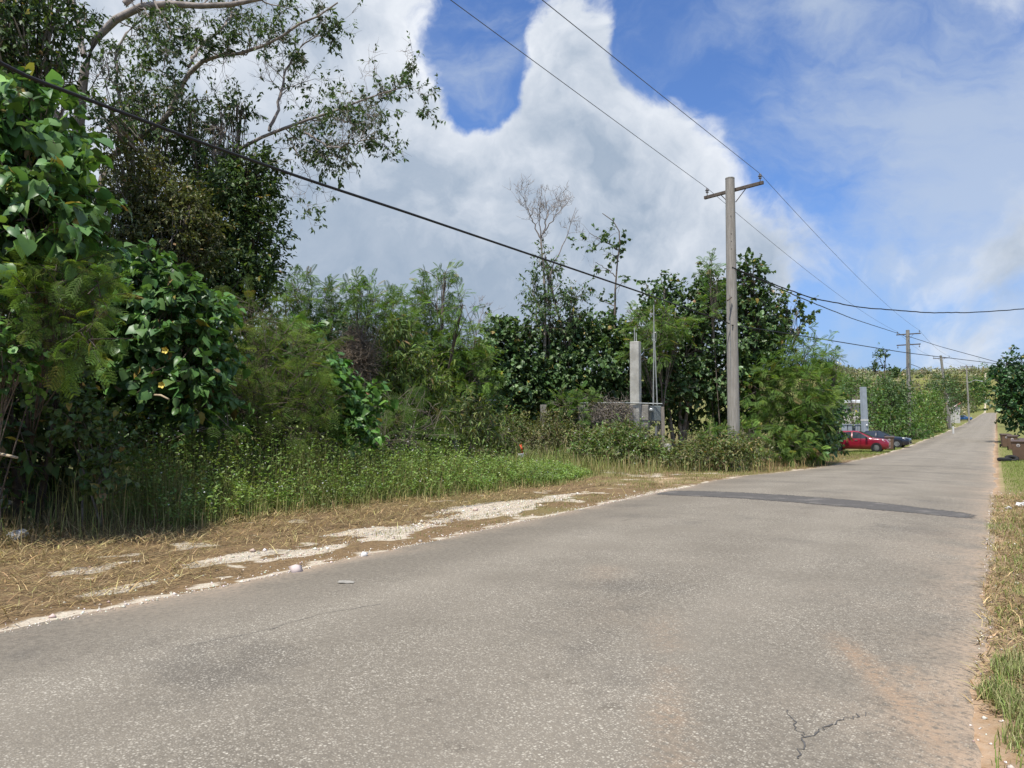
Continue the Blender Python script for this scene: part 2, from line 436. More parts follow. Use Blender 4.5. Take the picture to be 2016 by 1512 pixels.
# ---- road
ry = axis([(-25, 0, .5), (0, 30, .09), (30, 70, .35), (70, 200, 2), (200, 800, 6)])
ru = np.concatenate([[-.012], np.linspace(0, 1, 76), [1.012]])
eL, eR = edgeL(ry) + rbend(ry), edgeR(ry) + rbend(ry)
RX = eL[:, None] + (eR - eL)[:, None] * ru[None, :]
RY = np.repeat(ry[:, None], len(ru), 1)
uu = np.clip(ru, 0, 1)[None, :]
RZ = zroad(RY) + .085 * (1 - (2 * uu - 1)**2) + .012 * (fbm2(RX, RY, .35, 81, 3) - .5)
RZ[:, 0] -= .10; RZ[:, -1] -= .10
lx = RX - eL[:, None]; rx_ = eR[:, None] - RX
na = fbm2(RX, RY, 1.1, 91, 5); nb = fbm2(RX, RY * .12, 1.3, 95, 4); nd = fbm2(RX, RY, 3.5, 97, 4)
dirt = np.exp(-np.maximum(lx, 0) / .16) * .75 * sstep(nd, .25, .6) + np.exp(-np.maximum(rx_, 0) / .22) * .95 * sstep(nd, .22, .62)
dirt += .22 * np.exp(-np.maximum(rx_, 0) / .9) * sstep(na, .45, .7) + .30 * np.exp(-np.maximum(lx, 0) / .5) * sstep(na, .4, .7)


def streak(x0, y0, x1, y1, w, a):
    dx, dy = x1 - x0, y1 - y0; L = math.hypot(dx, dy)
    s = np.clip(((RX - x0) * dx + (RY - y0) * dy) / L / L, 0, 1)
    d = np.hypot(RX - x0 - s * dx, RY - y0 - s * dy) + .12 * (nd - .5)
    return a * np.exp(-(d / w)**2) * sstep(na, .30, .58)


rust = streak(-1.05, 6.1, -.12, 4.1, .085, 1.0) + streak(-.55, 5.6, -.25, 4.9, .05, .6) + streak(-2.3, 5.9, -1.95, 5.0, .12, .35) + streak(-1.75, 4.6, -1.2, 3.2, .10, .35) + streak(-1.5, 3.9, -.9, 3.0, .10, .3) + streak(-3.4, 7.2, -2.6, 5.4, .22, .22)
wheel = np.exp(-((uu - .30) / .07)**2) + np.exp(-((uu - .70) / .07)**2) + .6 * np.exp(-((uu - .5) / .06)**2)
tone = .5 + .55 * (nb - .5) + .75 * (na - .5) + .20 * (wheel - .6) + .12 * sstep(RY, 14, 60)
V = np.stack([RX, RY, RZ], -1).reshape(-1, 3); nr, nc = RX.shape
ii = np.arange((nr - 1) * (nc - 1)); r_, c_ = ii // (nc - 1), ii % (nc - 1); a0 = r_ * nc + c_
speck = .25 + .75 * sstep(lx, .5, 2.0) * (1 - .35 * sstep(-rx_, -.8, -.1))
# hairline cracks
ck = np.abs(fbm2(RX, RY, .45, 131, 4) - .5) * 2; tone = tone - .55 * np.exp(-(ck / .006)**2) * sstep(fbm2(RX, RY, .25, 141, 2), .52, .62)
rcol = np.stack([np.clip(dirt, 0, 1), np.clip(rust, 0, 1), np.clip(tone, 0, 1), np.clip(speck, 0, 1)], -1).reshape(-1, 4)

rm = bpy.data.materials.new('asphalt'); rm.use_nodes = True; t = rm.node_tree; t.nodes.clear(); N = NT(t)
at = N.n('ShaderNodeAttribute', attribute_name='Col'); sp = N.n('ShaderNodeSeparateColor'); t.links.new(at.outputs['Color'], sp.inputs[0])
ob = N.n('ShaderNodeTexCoord').outputs['Object']
vo = N.n('ShaderNodeTexVoronoi'); vo.inputs['Scale'].default_value = 88; t.links.new(ob, vo.inputs['Vector']); vo.inputs['Randomness'].default_value = 1
vs = N.n('ShaderNodeSeparateColor'); t.links.new(vo.outputs['Color'], vs.inputs[0])
vb = N.n('ShaderNodeTexVoronoi'); vb.inputs['Scale'].default_value = 48; t.links.new(ob, vb.inputs['Vector'])
vbs = N.n('ShaderNodeSeparateColor'); t.links.new(vb.outputs['Color'], vbs.inputs[0])
stone = N.m('MULTIPLY', N.ss(vs.outputs[0], .35, .9), N.ss(vo.outputs['Distance'], .62, .2))
bigst = N.m('MULTIPLY', N.ss(vbs.outputs[0], .76, .92), N.ss(vb.outputs['Distance'], .50, .2))
stone = N.m('MAXIMUM', N.m('MULTIPLY', stone, .80), bigst)
patchy = N.m('MULTIPLY', N.ss(N.noise(ob, .9, 5, .6), .30, .68, .35, 1.0), at.outputs['Alpha'])
fine = N.noise(ob, 190, 3, .6); mid = N.noise(ob, 24, 5, .65); blot = N.noise(ob, .55, 6, .62)
tonec = N.mix(N.ss(sp.outputs[2], .12, .88), c4((.122, .106, .083)), c4((.212, .188, .150)))
c = N.mix(N.ss(mid, .25, .8), tonec, c4((.220, .194, .153)))
c = N.mix(N.ss(blot, .54, .68, 0, .50), c, c4((.095, .086, .073)))
c = N.mix(N.ss(fine, .46, .22, 0, .75), c, c4((.060, .053, .045)))
c = N.mix(N.m('MULTIPLY', stone, N.m('MULTIPLY', patchy, .80)), c, c4((.56, .52, .43)))
c = N.mix(N.m('MULTIPLY', N.m('MULTIPLY', sp.outputs[1], .75), N.ss(mid, .30, .62)), c, c4((.33, .205, .115)))
c = N.mix(N.m('MULTIPLY', N.m('MULTIPLY', sp.outputs[0], .95), N.ss(mid, .28, .58)), c, c4((.42, .31, .215)))
b = N.n('ShaderNodeBsdfPrincipled'); t.links.new(c, b.inputs['Base Color']); b.inputs['Roughness'].default_value = .88; b.inputs['Specular IOR Level'].default_value = .25
bn = N.n('ShaderNodeBump'); bn.inputs['Strength'].default_value = .75; bn.inputs['Distance'].default_value = .006
t.links.new(N.m('ADD', N.m('MULTIPLY', vo.outputs['Distance'], -.8), N.m('MULTIPLY', fine, .5)), bn.inputs['Height']); t.links.new(bn.outputs[0], b.inputs['Normal'])
o_ = N.n('ShaderNodeOutputMaterial'); t.links.new(b.outputs[0], o_.inputs[0])
road = mk('road', V, [np.stack([a0, a0 + 1, a0 + nc + 1, a0 + nc], -1)], rm, col=rcol, smooth=True)
tag(road, 'worn pale grey asphalt road running away uphill', None, kind='structure')


def roadz(x, y):
    l, r = edgeL(y), edgeR(y); u = np.clip((x - l) / (r - l), 0, 1)
    return zroad(y) + .085 * (1 - (2 * u - 1)**2) + .012 * (fbm2(x, y, .35, 81, 3) - .5)


def road_patch(name, label, yc, wid, ramp, x0, x1, m_, slope=0.0):
    xs = np.linspace(x0, x1, 90); ws = np.array([-.5, -.38, -.2, 0, .2, .38, .5]); X, Wd = np.meshgrid(xs, ws, indexing='ij')
    Y = yc + Wd * (wid * (1 + .45 * (fbm2(X, 0 * X, .8, 14, 3) - .5)) * (1 - .35 * sstep(X, -2.2, -.3))) + slope * (X + 3) + .16 * (fbm2(X, np.sign(Wd), 2.2, 12, 4) - .5) * np.abs(Wd) * 2 + .08 * (fbm2(X, Wd * 0, .8, 13, 3) - .5)
    Z = roadz(X, Y) + .004; V = np.stack([X, Y, Z], -1).reshape(-1, 3); n = 7
    i = np.arange(89 * 6); a = (i // 6) * n + i % 6
    al = np.clip((.5 - np.abs(Wd)) * 2 * 2.2, 0, 1) * sstep(-X, .10, .7) * sstep(X, x0 - .1, x0 + .12)
    o = mk(name, V, [np.stack([a, a + n, a + n + 1, a + 1], -1)], m_, parent=road, smooth=True, col=np.repeat(al.reshape(-1, 1), 3, 1)); o['label'] = label
    return o


pm = bpy.data.materials.new('dark_asphalt'); pm.use_nodes = True; t = pm.node_tree; b = t.nodes['Principled BSDF']; N = NT(t)
ob = N.n('ShaderNodeTexCoord').outputs['Object']
c = N.mix(N.ss(N.noise(ob, 40, 5, .65), .3, .7), c4((.070, .066, .062)), c4((.118, .110, .10)))
c = N.mix(N.ss(N.noise(ob, 2.5, 4, .6), .50, .75), c, c4((.17, .157, .14)))
t.links.new(c, b.inputs['Base Color']); b.inputs['Roughness'].default_value = .9; b.inputs['Specular IOR Level'].default_value = .2
pa = N.n('ShaderNodeAttribute', attribute_name='Col')
wear = N.ss(N.m('ADD', pa.outputs['Fac'], N.m('MULTIPLY', N.m('SUBTRACT', N.noise(ob, 14, 6, .65), .5), 1.6)), .30, .62)
trn = N.n('ShaderNodeBsdfTransparent'); mxs = N.n('ShaderNodeMixShader'); t.links.new(wear, mxs.inputs[0]); t.links.new(trn.outputs[0], mxs.inputs[1]); t.links.new(b.outputs[0], mxs.inputs[2])
t.links.new(mxs.outputs[0], t.nodes['Material Output'].inputs[0])
road_patch('trench_patch', 'dark asphalt patch strip across the road', 15.45, 1.6, 0, -6.30, -.16, pm, -.24)
pm2 = mat('crack_shadow_dark', (.10, .095, .088), .9, var=.3, vscale=20)  # dark colour shared by real cracks and the painted cable shadows
road_patch('crack_shadow_strip', 'thin cable shadow painted across the road', 30.5, .10, 0, -6.0, -.5, pm2, .05)  # shadow of an overhead cable, put on the road as a dark strip
road_patch('crack_shadow_strip', 'thin cable shadow painted across the road farther on', 36.5, .12, 0, -5.6, -.25, pm2, -.04)  # second cable shadow, likewise laid on the asphalt as dark colour

def crack_shadow_strip(label, pix, w):
    pts = [G(*q) for q in pix]; pl = []
    for a_, b_ in zip(pts[:-1], pts[1:]):
        for t_ in np.linspace(0, 1, 9)[:-1]: pl.append(a_ * (1 - t_) + b_ * t_ + rng.normal(0, .012, 3))
    pl = np.array(pl); tg = np.gradient(pl, axis=0); sd = unit(np.stack([-tg[:, 1], tg[:, 0], 0 * tg[:, 0]], -1)); ww = w * rng.uniform(.4, 1.3, (len(pl), 1))
    A = pl - sd * ww; B = pl + sd * ww; V_ = np.concatenate([A, B]); V_[:, 2] = roadz(V_[:, 0], V_[:, 1]) + .004; m_ = len(pl); i_ = np.arange(m_ - 1)
    o = mk('crack_shadow_strip', V_, [np.stack([i_, i_ + 1, i_ + m_ + 1, i_ + m_], -1)], pm2, parent=road); o['label'] = label


crack_shadow_strip('branching cracks in the near asphalt', [(1570, 1511), (1588, 1468), (1630, 1440), (1668, 1424), (1705, 1412)], .0045)
crack_shadow_strip('short cracks beside the branching ones', [(1588, 1468), (1560, 1440), (1548, 1410)], .003)
crack_shadow_strip('hairline cracks near the left edge of the asphalt', [(380, 1290), (520, 1262), (640, 1225), (760, 1205)], .003)

# ================================================================== leaf templates
def tmpl(v, f): return np.array(v, float), np.array(f, int)


T_heart = tmpl([(0, 0, 0), (0, .5, -.02), (0, 1, -.22), (-.30, -.14, .03), (-.52, .16, .08), (-.42, .56, .05), (.30, -.14, .03), (.52, .16, .08), (.42, .56, .05)],
               [(0, 4, 3), (0, 1, 4), (1, 5, 4), (1, 2, 5), (0, 6, 7), (0, 7, 1), (1, 7, 8), (1, 8, 2)])
T_heart2 = tmpl([(0, -.08, 0), (-.5, .2, .08), (-.3, .65, .04), (0, 1, -.15), (.3, .65, .04), (.5, .2, .08)],
                [(0, 3, 2), (0, 2, 1), (0, 5, 4), (0, 4, 3)])
T_ellip = tmpl([(0, 0, 0), (-.22, .42, .06), (0, 1, -.12), (.22, .42, .06), (0, .5, 0)], [(0, 4, 1), (1, 4, 2), (0, 3, 4), (3, 2, 4)])
T_dia = tmpl([(0, 0, 0), (-.24, .42, .07), (0, 1, -.10), (.24, .42, .07)], [(0, 2, 1), (0, 3, 2)])
T_lance = tmpl([(0, 0, 0), (-.11, .35, .03), (-.09, .65, -.08), (0, 1, -.35), (.09, .65, -.08), (.11, .35, .03)], [(0, 5, 4), (0, 4, 2), (0, 2, 1), (2, 4, 3)])
T_petal = None


def frond(np_=7, nl=6, detail=True):
    v = []; f = []
    def add(pts, fs):
        b = len(v); v.extend(pts); f.extend([tuple(b + i for i in q) for q in fs])
    zz = lambda y: -.28 * y * y
    add([(-.006, 0, 0), (.006, 0, 0), (.004, .5, zz(.5)), (-.004, .5, zz(.5)), (0, 1, zz(1))], [(0, 1, 2), (0, 2, 3), (3, 2, 4)])
    for i in range(np_):
        y0 = .14 + .84 * i / (np_ - 1); L = .40 * (math.sin(math.pi * (.22 + .62 * i / (np_ - 1))) + .12)
        for s in (-1, 1):
            dx, dy = s * math.cos(R(38)), math.sin(R(38)); dz = -.25
            if detail:
                for k in range(nl):
                    t = (k + .6) / nl * L; bx, by, bz = dx * t, y0 + dy * t, zz(y0) + dz * t * t / L + .02
                    w = .075 * (1 - .35 * abs(2 * k / (nl - 1) - 1)); pw = .0125
                    for q in (-1, 1):
                        ox, oy = -dy * q * s * w + dx * .02, dx * q * s * w + dy * .02
                        add([(bx - dx * pw, by - dy * pw, bz), (bx + dx * pw, by + dy * pw, bz), (bx + ox, by + oy, bz - .012)], [(0, 1, 2)])
            else:
                w = .036
                ex, ey, ez = dx * L, y0 + dy * L, zz(y0) + dz * L
                add([(0, y0, zz(y0)), (dx * L * .5 - dy * w * s, y0 + dy * L * .5 + dx * w * s, zz(y0) + dz * L * .3), (ex, ey, ez), (dx * L * .5 + dy * w * s, y0 + dy * L * .5 - dx * w * s, zz(y0) + dz * L * .3)], [(0, 1, 2), (0, 2, 3)])
    return tmpl(v, f)


T_frond = frond(7, 8, True); T_frondm = frond(7, 4, True); T_frond2 = frond(8, 0, False)
T_compound = None
# flower: five pale petals on a flat disc
_v = [(0, 0, .05)]; _f = []
for k in range(5):
    a = 2 * math.pi * k / 5
    _v += [(.5 * math.cos(a - .42), .5 * math.sin(a - .42), .08), (.62 * math.cos(a), .62 * math.sin(a), .06), (.5 * math.cos(a + .42), .5 * math.sin(a + .42), .08)]
    _f += [(0, 1 + 3 * k, 2 + 3 * k), (0, 2 + 3 * k, 3 + 3 * k)]
T_flower = tmpl(_v, _f)
# pebble: squashed octahedron-like stone
T_stone = tmpl([(.5, .05, 0), (.1, .48, -.05), (-.48, .1, .02), (-.1, -.5, .0), (.05, 0, .34), (0, .05, -.3)],
               [(0, 1, 4), (1, 2, 4), (2, 3, 4), (3, 0, 4), (1, 0, 5), (2, 1, 5), (3, 2, 5), (0, 3, 5)])


def rand_unit(n): return unit(rng.normal(size=(n, 3)))


def inst(tm, Pn, axis_, normal, size, col):
    """merge instances of a leaf template: y axis along axis_, z along normal"""
    tv, tf = tm; n = len(Pn)
    a = unit(axis_); z = unit(normal - (normal * a).sum(1, keepdims=True) * a); x = np.cross(a, z)
    sz = np.asarray(size).reshape(-1, 1, 1)
    V = Pn[:, None, :] + sz * (tv[None, :, 0:1] * x[:, None, :] + tv[None, :, 1:2] * a[:, None, :] + tv[None, :, 2:3] * z[:, None, :])
    F = tf[None] + (np.arange(n) * len(tv))[:, None, None]
    C = np.repeat(col, len(tv), 0)
    return V.reshape(-1, 3), F.reshape(-1, tf.shape[1]), C


def cat_geo(gs):
    V = []; F = []; C = []; b = 0
    for v, f, c in gs:
        V.append(v); F.append(f + b); C.append(c); b += len(v)
    return np.concatenate(V), np.concatenate(F), np.concatenate(C)


def colors(n, cols, jit=.22):
    cols = np.array(cols, float); k = rng.integers(0, len(cols), n); w = rng.random((n, 1))
    k2 = rng.integers(0, len(cols), n)
    c = cols[k] * w + cols[k2] * (1 - w)
    return np.clip(c * np.exp(rng.normal(0, jit, (n, 1))) * (1 + rng.normal(0, .05, (n, 3))), .004, .9)


def tubes(Pts, Rad, sides=3):
    """(n,K,3) polylines with radii (n,K) -> verts, quads"""
    n, K, _ = Pts.shape
    T = np.gradient(Pts, axis=1); T = unit(T)
    ref = np.where(np.abs(T[..., 2:3]) < .85, np.array([0, 0, 1.]), np.array([1., 0, 0]))
    A = unit(np.cross(T, ref)); B = np.cross(T, A)
    ang = 2 * np.pi * np.arange(sides) / sides
    V = Pts[:, :, None, :] + Rad[:, :, None, None] * (np.cos(ang)[None, None, :, None] * A[:, :, None, :] + np.sin(ang)[None, None, :, None] * B[:, :, None, :])
    i = np.arange(n)[:, None, None]; k = np.arange(K - 1)[None, :, None]; s = np.arange(sides)[None, None, :]
    b = i * K * sides + k * sides
    F = np.stack([b + s, b + (s + 1) % sides, b + sides + (s + 1) % sides, b + sides + s], -1).reshape(-1, 4)
    return V.reshape(-1, 3), F


def cat_tubes(ts):
    V = []; F = []; b = 0
    for v, f in ts: V.append(v); F.append(f + b); b += len(v)
    return np.concatenate(V), np.concatenate(F)


def resample(poly, K):
    poly = np.asarray(poly, float); d = np.concatenate([[0], np.cumsum(np.linalg.norm(np.diff(poly, axis=0), axis=1))])
    q = np.linspace(0, d[-1], K); out = np.stack([np.interp(q, d, poly[:, k]) for k in range(3)], -1)
    for _ in range(2): out[1:-1] = .25 * out[:-2] + .5 * out[1:-1] + .25 * out[2:]
    return out


def blades(base, h, lean, azim, width, col, curve=.5):
    """grass blades / straws: 5 verts, one quad and one tri each (as 3 tris)"""
    n = len(base); d = np.stack([np.cos(azim), np.sin(azim), 0 * azim], -1)
    up = np.array([0, 0, 1.]); side = np.stack([-np.sin(azim), np.cos(azim), 0 * azim], -1)
    l1 = lean * (1 - curve); l2 = lean * (1 + curve)
    m_ = base + (h * .5)[:, None] * (np.sin(l1)[:, None] * d + np.cos(l1)[:, None] * up)
    e = m_ + (h * .5)[:, None] * (np.sin(l2)[:, None] * d + np.cos(l2)[:, None] * up)
    w = width[:, None] * side * .5
    V = np.stack([base - w, base + w, m_ + w * .85, m_ - w * .85, e], 1)
    F = np.array([(0, 1, 2), (0, 2, 3), (3, 2, 4)])[None] + (np.arange(n) * 5)[:, None, None]
    return V.reshape(-1, 3), F.reshape(-1, 3), np.repeat(col, 5, 0)


KINDS = {'frondm': (T_frondm, 4, .15, .19, 'feather', 1.6),
    # template, leaves per twig, droop, leaf area factor, material, twig length factor
    'heart': (T_heart, 6, .55, .60, 'gloss', 3.0), 'heart2': (T_heart2, 7, .5, .55, 'gloss', 3.0),
    'ellip': (T_ellip, 9, .45, .22, 'leaf', 4.0), 'dia': (T_dia, 9, .35, .24, 'leaf', 4.0),
    'lance': (T_lance, 9, .55, .13, 'leaf', 2.5), 'frond': (T_frond, 4, .15, .19, 'feather', 1.6), 'frond2': (T_frond2, 5, .15, .17, 'feather', 1.8)}


def dsc(px, d):
    """stand the thicket back behind the weeds"""
    return d * 1.15 if (225 <= px <= 880 and d < 26) else d


def lobe_w(l):
    px, py, rx, ry, d = l[:5]; d = dsc(px, d); rd = l[5] if len(l) > 5 else (rx + ry) / 2 * d / FOC
    return P(px, py, d), np.array([rx * d / FOC, rd, ry * d / FOC])


FH = unit(np.array([FWD[0], FWD[1], 0.]))


def plant(name, label, cat, lobes, kind, size, cols, lai=1.3, base=None, stems=3, tr=.05, bark='bark', group=None, jit=.25, inner=.45, upb=.25, twig=1.0, clump=.55, branches=10, extra=None, hang=None):
    T, m_, droop, af, lm, tl = KINDS[kind]
    if hang is not None: droop = hang
    L = [lobe_w(l) for l in lobes]
    if base is None:
        c = np.mean([l[0] for l in L], 0); base = c
    elif len(base) == 2: base = P(base[0], 850, dsc(*base))
    base = onground(base); root = empty(name, base); tag(root, label, cat, group)
    Pn = []; An = []; Nn = []; tw = []
    for c, r in L:
        area = 4 * np.pi * ((r[0] * r[1])**1.6 / 3 + (r[0] * r[2])**1.6 / 3 + (r[1] * r[2])**1.6 / 3)**(1 / 1.6)
        nl = int(lai * area / (af * size * size)); nt = max(3, nl // m_)
        u = rand_unit(int(nt * 1.6)); u = u[(u[:, 2] > -.75) | (rng.random(len(u)) < .3)][:nt]; nt = len(u)
        nz = vnoise(u * 2.6 + c[None] * 1.7, 5); rad = (inner + (1.08 - inner) * rng.random(nt)**.65) * (1 + clump * (nz - .5) * 1.5)
        off = u * r[None] * rad[:, None]
        loc = c + off[:, 0:1] * RGT + off[:, 1:2] * FH + off[:, 2:3] * np.array([0, 0, 1.])
        outw = unit(u[:, 0:1] * RGT + u[:, 1:2] * FH + u[:, 2:3] * np.array([0, 0, 1.]))
        td = unit(outw * .8 + rand_unit(nt) * .8 + np.array([0, 0, upb]))
        ln = size * tl * twig * (.5 + .8 * rng.random(nt))
        s = (np.arange(m_) + .6) / m_
        pos = loc[:, None] + td[:, None] * (ln[:, None] * s)[:, :, None] - np.array([0, 0, 1.]) * (.25 * droop * ln[:, None] * s**2)[:, :, None]
        ax = td[:, None] * (.75 if kind.startswith('frond') else .35) + rng.normal(0, .55, (nt, m_, 3)) + outw[:, None] * .25 - np.array([0, 0, droop])
        nn = np.array([0, 0, .9]) + outw[:, None] * .55 + rng.normal(0, .38, (nt, m_, 3))
        Pn.append(pos.reshape(-1, 3)); An.append(ax.reshape(-1, 3)); Nn.append(nn.reshape(-1, 3))
        tw.append(np.stack([loc - td * ln[:, None] * .3, loc + td * ln[:, None] * .4, loc + td * ln[:, None] - np.array([0, 0, 1.]) * .2 * droop * ln[:, None]], 1))
    Pn, An, Nn = map(np.concatenate, (Pn, An, Nn)); keep = Pn[:, 2] > gz(Pn[:, 0], Pn[:, 1]) + .04
    Pn, An, Nn = Pn[keep], An[keep], Nn[keep]; n = len(Pn)
    # leaf colour varies clump by clump as well as leaf by leaf
    cl = colors(n, cols, jit) * np.exp(.5 * (vnoise(Pn * 2.2, 9) - .5))[:, None]
    old = rng.random(n) < .025; cl[old] = colors(int(old.sum()), [(.30, .26, .06), (.22, .15, .07)], .2)
    szs = size * np.clip(np.exp(rng.normal(0, .33, n)), .45, 1.35); g = []
    if kind.startswith('heart') or kind in ('lance', 'ellip', 'dia'):
        vid = rng.integers(0, 4, n)
        for k in range(4):
            tv = T[0].copy(); tv[:, 2] += (.0, -.30, .22, -.12)[k] * tv[:, 1]**2 + (.0, .35, -.55, .75)[k] * np.abs(tv[:, 0])**1.3 * (1 if k != 3 else np.sign(tv[:, 0] + 1e-9)); tv[:, 0] *= (1, .82, 1.08, .92)[k]
            w_ = vid == k; g.append(inst((tv, T[1]), Pn[w_], An[w_], Nn[w_], szs[w_], cl[w_]))
    else: g.append(inst(T, Pn, An, Nn, szs, cl))
    if extra: g += extra(Pn, An, Nn)
    v, f, cc = cat_geo(g)
    mk('crown', v - base, [f], M[lm], root, cc)
    # stems
    ts = []
    top = sorted(L, key=lambda q: -q[0][2])
    for i in range(max(stems, len(L))):
        c, r = top[i % len(L)]
        b0 = base + np.array([rng.normal(0, .12), rng.normal(0, .12), -.08]) * (1 if stems > 1 else .05)
        mid = b0 * .5 + c * .5 + rng.normal(0, .12, 3) * np.linalg.norm(c - b0) * .5; mid[2] = b0[2] * .55 + c[2] * .45
        if i >= stems and ts:   # side limb leaving an earlier stem
            b0 = spine[rng.integers(3, 6)]; mid = b0 * .5 + c * .5 + rng.normal(0, .1, 3) * r[2]
        pl = resample([b0, mid, c, c + np.array([rng.normal(0, .35), rng.normal(0, .35), .35]) * r[2]], 9)
        if i == 0 or i < stems: spine = pl
        rr = tr * np.linspace(1, .12, 9) * (1 if i < stems else .55)
        ts.append(tubes(pl[None], rr[None], 6))
        tws = tw[[id(q[0]) for q in L].index(id(c))]
        sel = tws[rng.integers(0, len(tws), min(branches, len(tws)))]
        st = pl[rng.integers(4, 8, len(sel))]
        mids = (st + sel[:, 0]) / 2 + rng.normal(0, .08, (len(sel), 3)) * r[2]
        pts = np.stack([st, mids, sel[:, 0], sel[:, 2]], 1)
        ts.append(tubes(pts, np.tile(tr * np.array([.32, .24, .15, .06]), (len(sel), 1)), 4))
    allt = np.concatenate(tw); k = min(len(allt), 600 if np.mean([np.linalg.norm(q[0] - CAM) for q in L]) < 17 else 150); sel = allt[rng.choice(len(allt), k, replace=False)]
    ts.append(tubes(sel, np.tile(np.array([.05, .04, .02]) * size * .8, (k, 1)), 3))
    v, f = cat_tubes(ts); mk('trunk', v - base, [f], M[bark], root, smooth=True)
    return root


# ---- colour families (albedo)
GREEN = [(.080, .150, .034), (.105, .185, .040), (.060, .115, .030)]
HEART = [(.105, .210, .055), (.080, .170, .050), (.140, .250, .060), (.09, .18, .065)]
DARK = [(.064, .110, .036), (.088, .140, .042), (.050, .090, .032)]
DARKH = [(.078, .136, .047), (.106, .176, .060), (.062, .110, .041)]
OLIVE = [(.095, .115, .036), (.075, .100, .032), (.120, .118, .042)]
LEUC = [(.108, .190, .042), (.085, .165, .040), (.140, .215, .046)]
LEUCY = [(.118, .200, .042), (.095, .175, .040), (.155, .225, .048)]
LEUCN = [(.135, .225, .040), (.100, .180, .038), (.190, .270, .045)]
LANCE = [(.130, .195, .036), (.095, .150, .033), (.180, .225, .050)]
SCRUB = [(.105, .145, .040), (.130, .145, .050), (.080, .125, .036), (.16, .145, .066)]
#@@VEG@@
# ================================================================== large trees and shrubs
def grow(polys, rads, n1, n2, n3, len1, leaf_p, tip_only=True, up=.15, rmin=.0035):
    """side twigs on given branch polylines; returns tubes and leaf anchors"""
    ts = []; anchors = []
    lvl = []
    for pl, rd, cnt in zip(polys, rads, n1):
        pl = np.asarray(pl); K = len(pl)
        if not cnt: continue
        t = K * (.25 + .75 * rng.random(cnt)); i = np.clip(t.astype(int), 1, K - 1); st = pl[i]
        tg = unit(pl[i] - pl[i - 1]); dr = unit(tg * .7 + rand_unit(cnt) * .9 + np.array([0, 0, up]))
        ln = len1 * (.45 + .9 * rng.random(cnt)) * (1 - .35 * i / K)
        lvl.append((st, dr, ln, np.minimum(rd[i] * .5, .022)))
    st, dr, ln, r0 = [np.concatenate([q[k] for q in lvl]) for k in range(4)]
    def walk(st, dr, ln, r0, K, gn):
        pts = [st]; d = dr
        for k in range(K - 1):
            d = unit(d + rng.normal(0, gn, d.shape) + np.array([0, 0, .05])); pts.append(pts[-1] + d * (ln / (K - 1))[:, None])
        pts = np.stack(pts, 1); return pts, r0[:, None] * np.linspace(1, .35, K)[None]
    p1, q1 = walk(st, dr, ln, r0, 6, .32); ts.append(tubes(p1, q1, 4))
    def sub(pp, qq, cnt, fac):
        n, K, _ = pp.shape; i = rng.integers(2, K, (n, cnt)); a = np.arange(n)[:, None]
        s = pp[a, i].reshape(-1, 3); tg = unit(pp[a, i] - pp[a, i - 1]).reshape(-1, 3)
        d = unit(tg * .6 + rand_unit(len(s)) * .85 + np.array([0, 0, up]))
        L = np.repeat(np.linalg.norm(pp[:, -1] - pp[:, 0], axis=1), cnt) * fac * (.5 + rng.random(len(s)))
        return s, d, L, np.maximum(qq[a, i].ravel() * .6, rmin)
    p2, q2 = walk(*sub(p1, q1, n2, .55), 5, .30); ts.append(tubes(p2, q2, 3))
    p3, q3 = walk(*sub(p2, q2, n3, .6), 4, .25); ts.append(tubes(p3, q3, 3))
    # leafiness in patches
    tip = p3[:, -1]; nz = vnoise(tip * 1.1, 77)
    keep = (nz + rng.normal(0, .12, len(tip))) < leaf_p
    anchors = (p3[keep][:, 1], p3[keep][:, -1])
    return ts, anchors


def leaf_on(anch, m_, size, cols, T, droop=.6, jit=.25):
    a, b = anch; n = len(a); s = np.linspace(.15, 1.05, m_)
    pos = a[:, None] + (b - a)[:, None] * s[None, :, None] + rng.normal(0, .012, (n, m_, 3))
    ax = unit(b - a)[:, None] * .5 + rng.normal(0, .6, (n, m_, 3)) - np.array([0, 0, droop])
    nn = np.array([0, 0, .8]) + rng.normal(0, .5, (n, m_, 3))
    k = n * m_
    return inst(T, pos.reshape(-1, 3), ax.reshape(-1, 3), nn.reshape(-1, 3), size * np.exp(rng.normal(0, .25, k)), colors(k, cols, jit))


def skeleton_tree(name, label, cat, base, brs, n1, n2, n3, len1, leaf_p, m_, size, cols, T, bark, group=None, lm='leaf', droop=.6, K=16, up=.15, ds=1.0, rmin=.0035):
    base = onground(base); root = empty(name, base); tag(root, label, cat, group)
    polys = []; rads = []; ts = []
    for pts, r0, r1 in brs:
        pl = resample([P(q[0], q[1], q[2] * ds) if not isinstance(q, np.ndarray) else q for q in pts], K)
        pl[1:-1] += rng.normal(0, .02, (K - 2, 3)); rd = np.linspace(r0, r1, K) * (1 + .06 * rng.normal(size=K))
        polys.append(pl); rads.append(rd); ts.append(tubes(pl[None], rd[None], 9))
    t2, an = grow(polys, rads, n1, n2, n3, len1, leaf_p, up=up, rmin=rmin)
    v, f = cat_tubes(ts + t2); mk('trunk', v - base, [f], M[bark], root, smooth=True)
    if len(an[0]):
        v, f, c = leaf_on(an, m_, size, cols, T, droop); mk('crown', v - base, [f], M[lm], root, c)
    return root


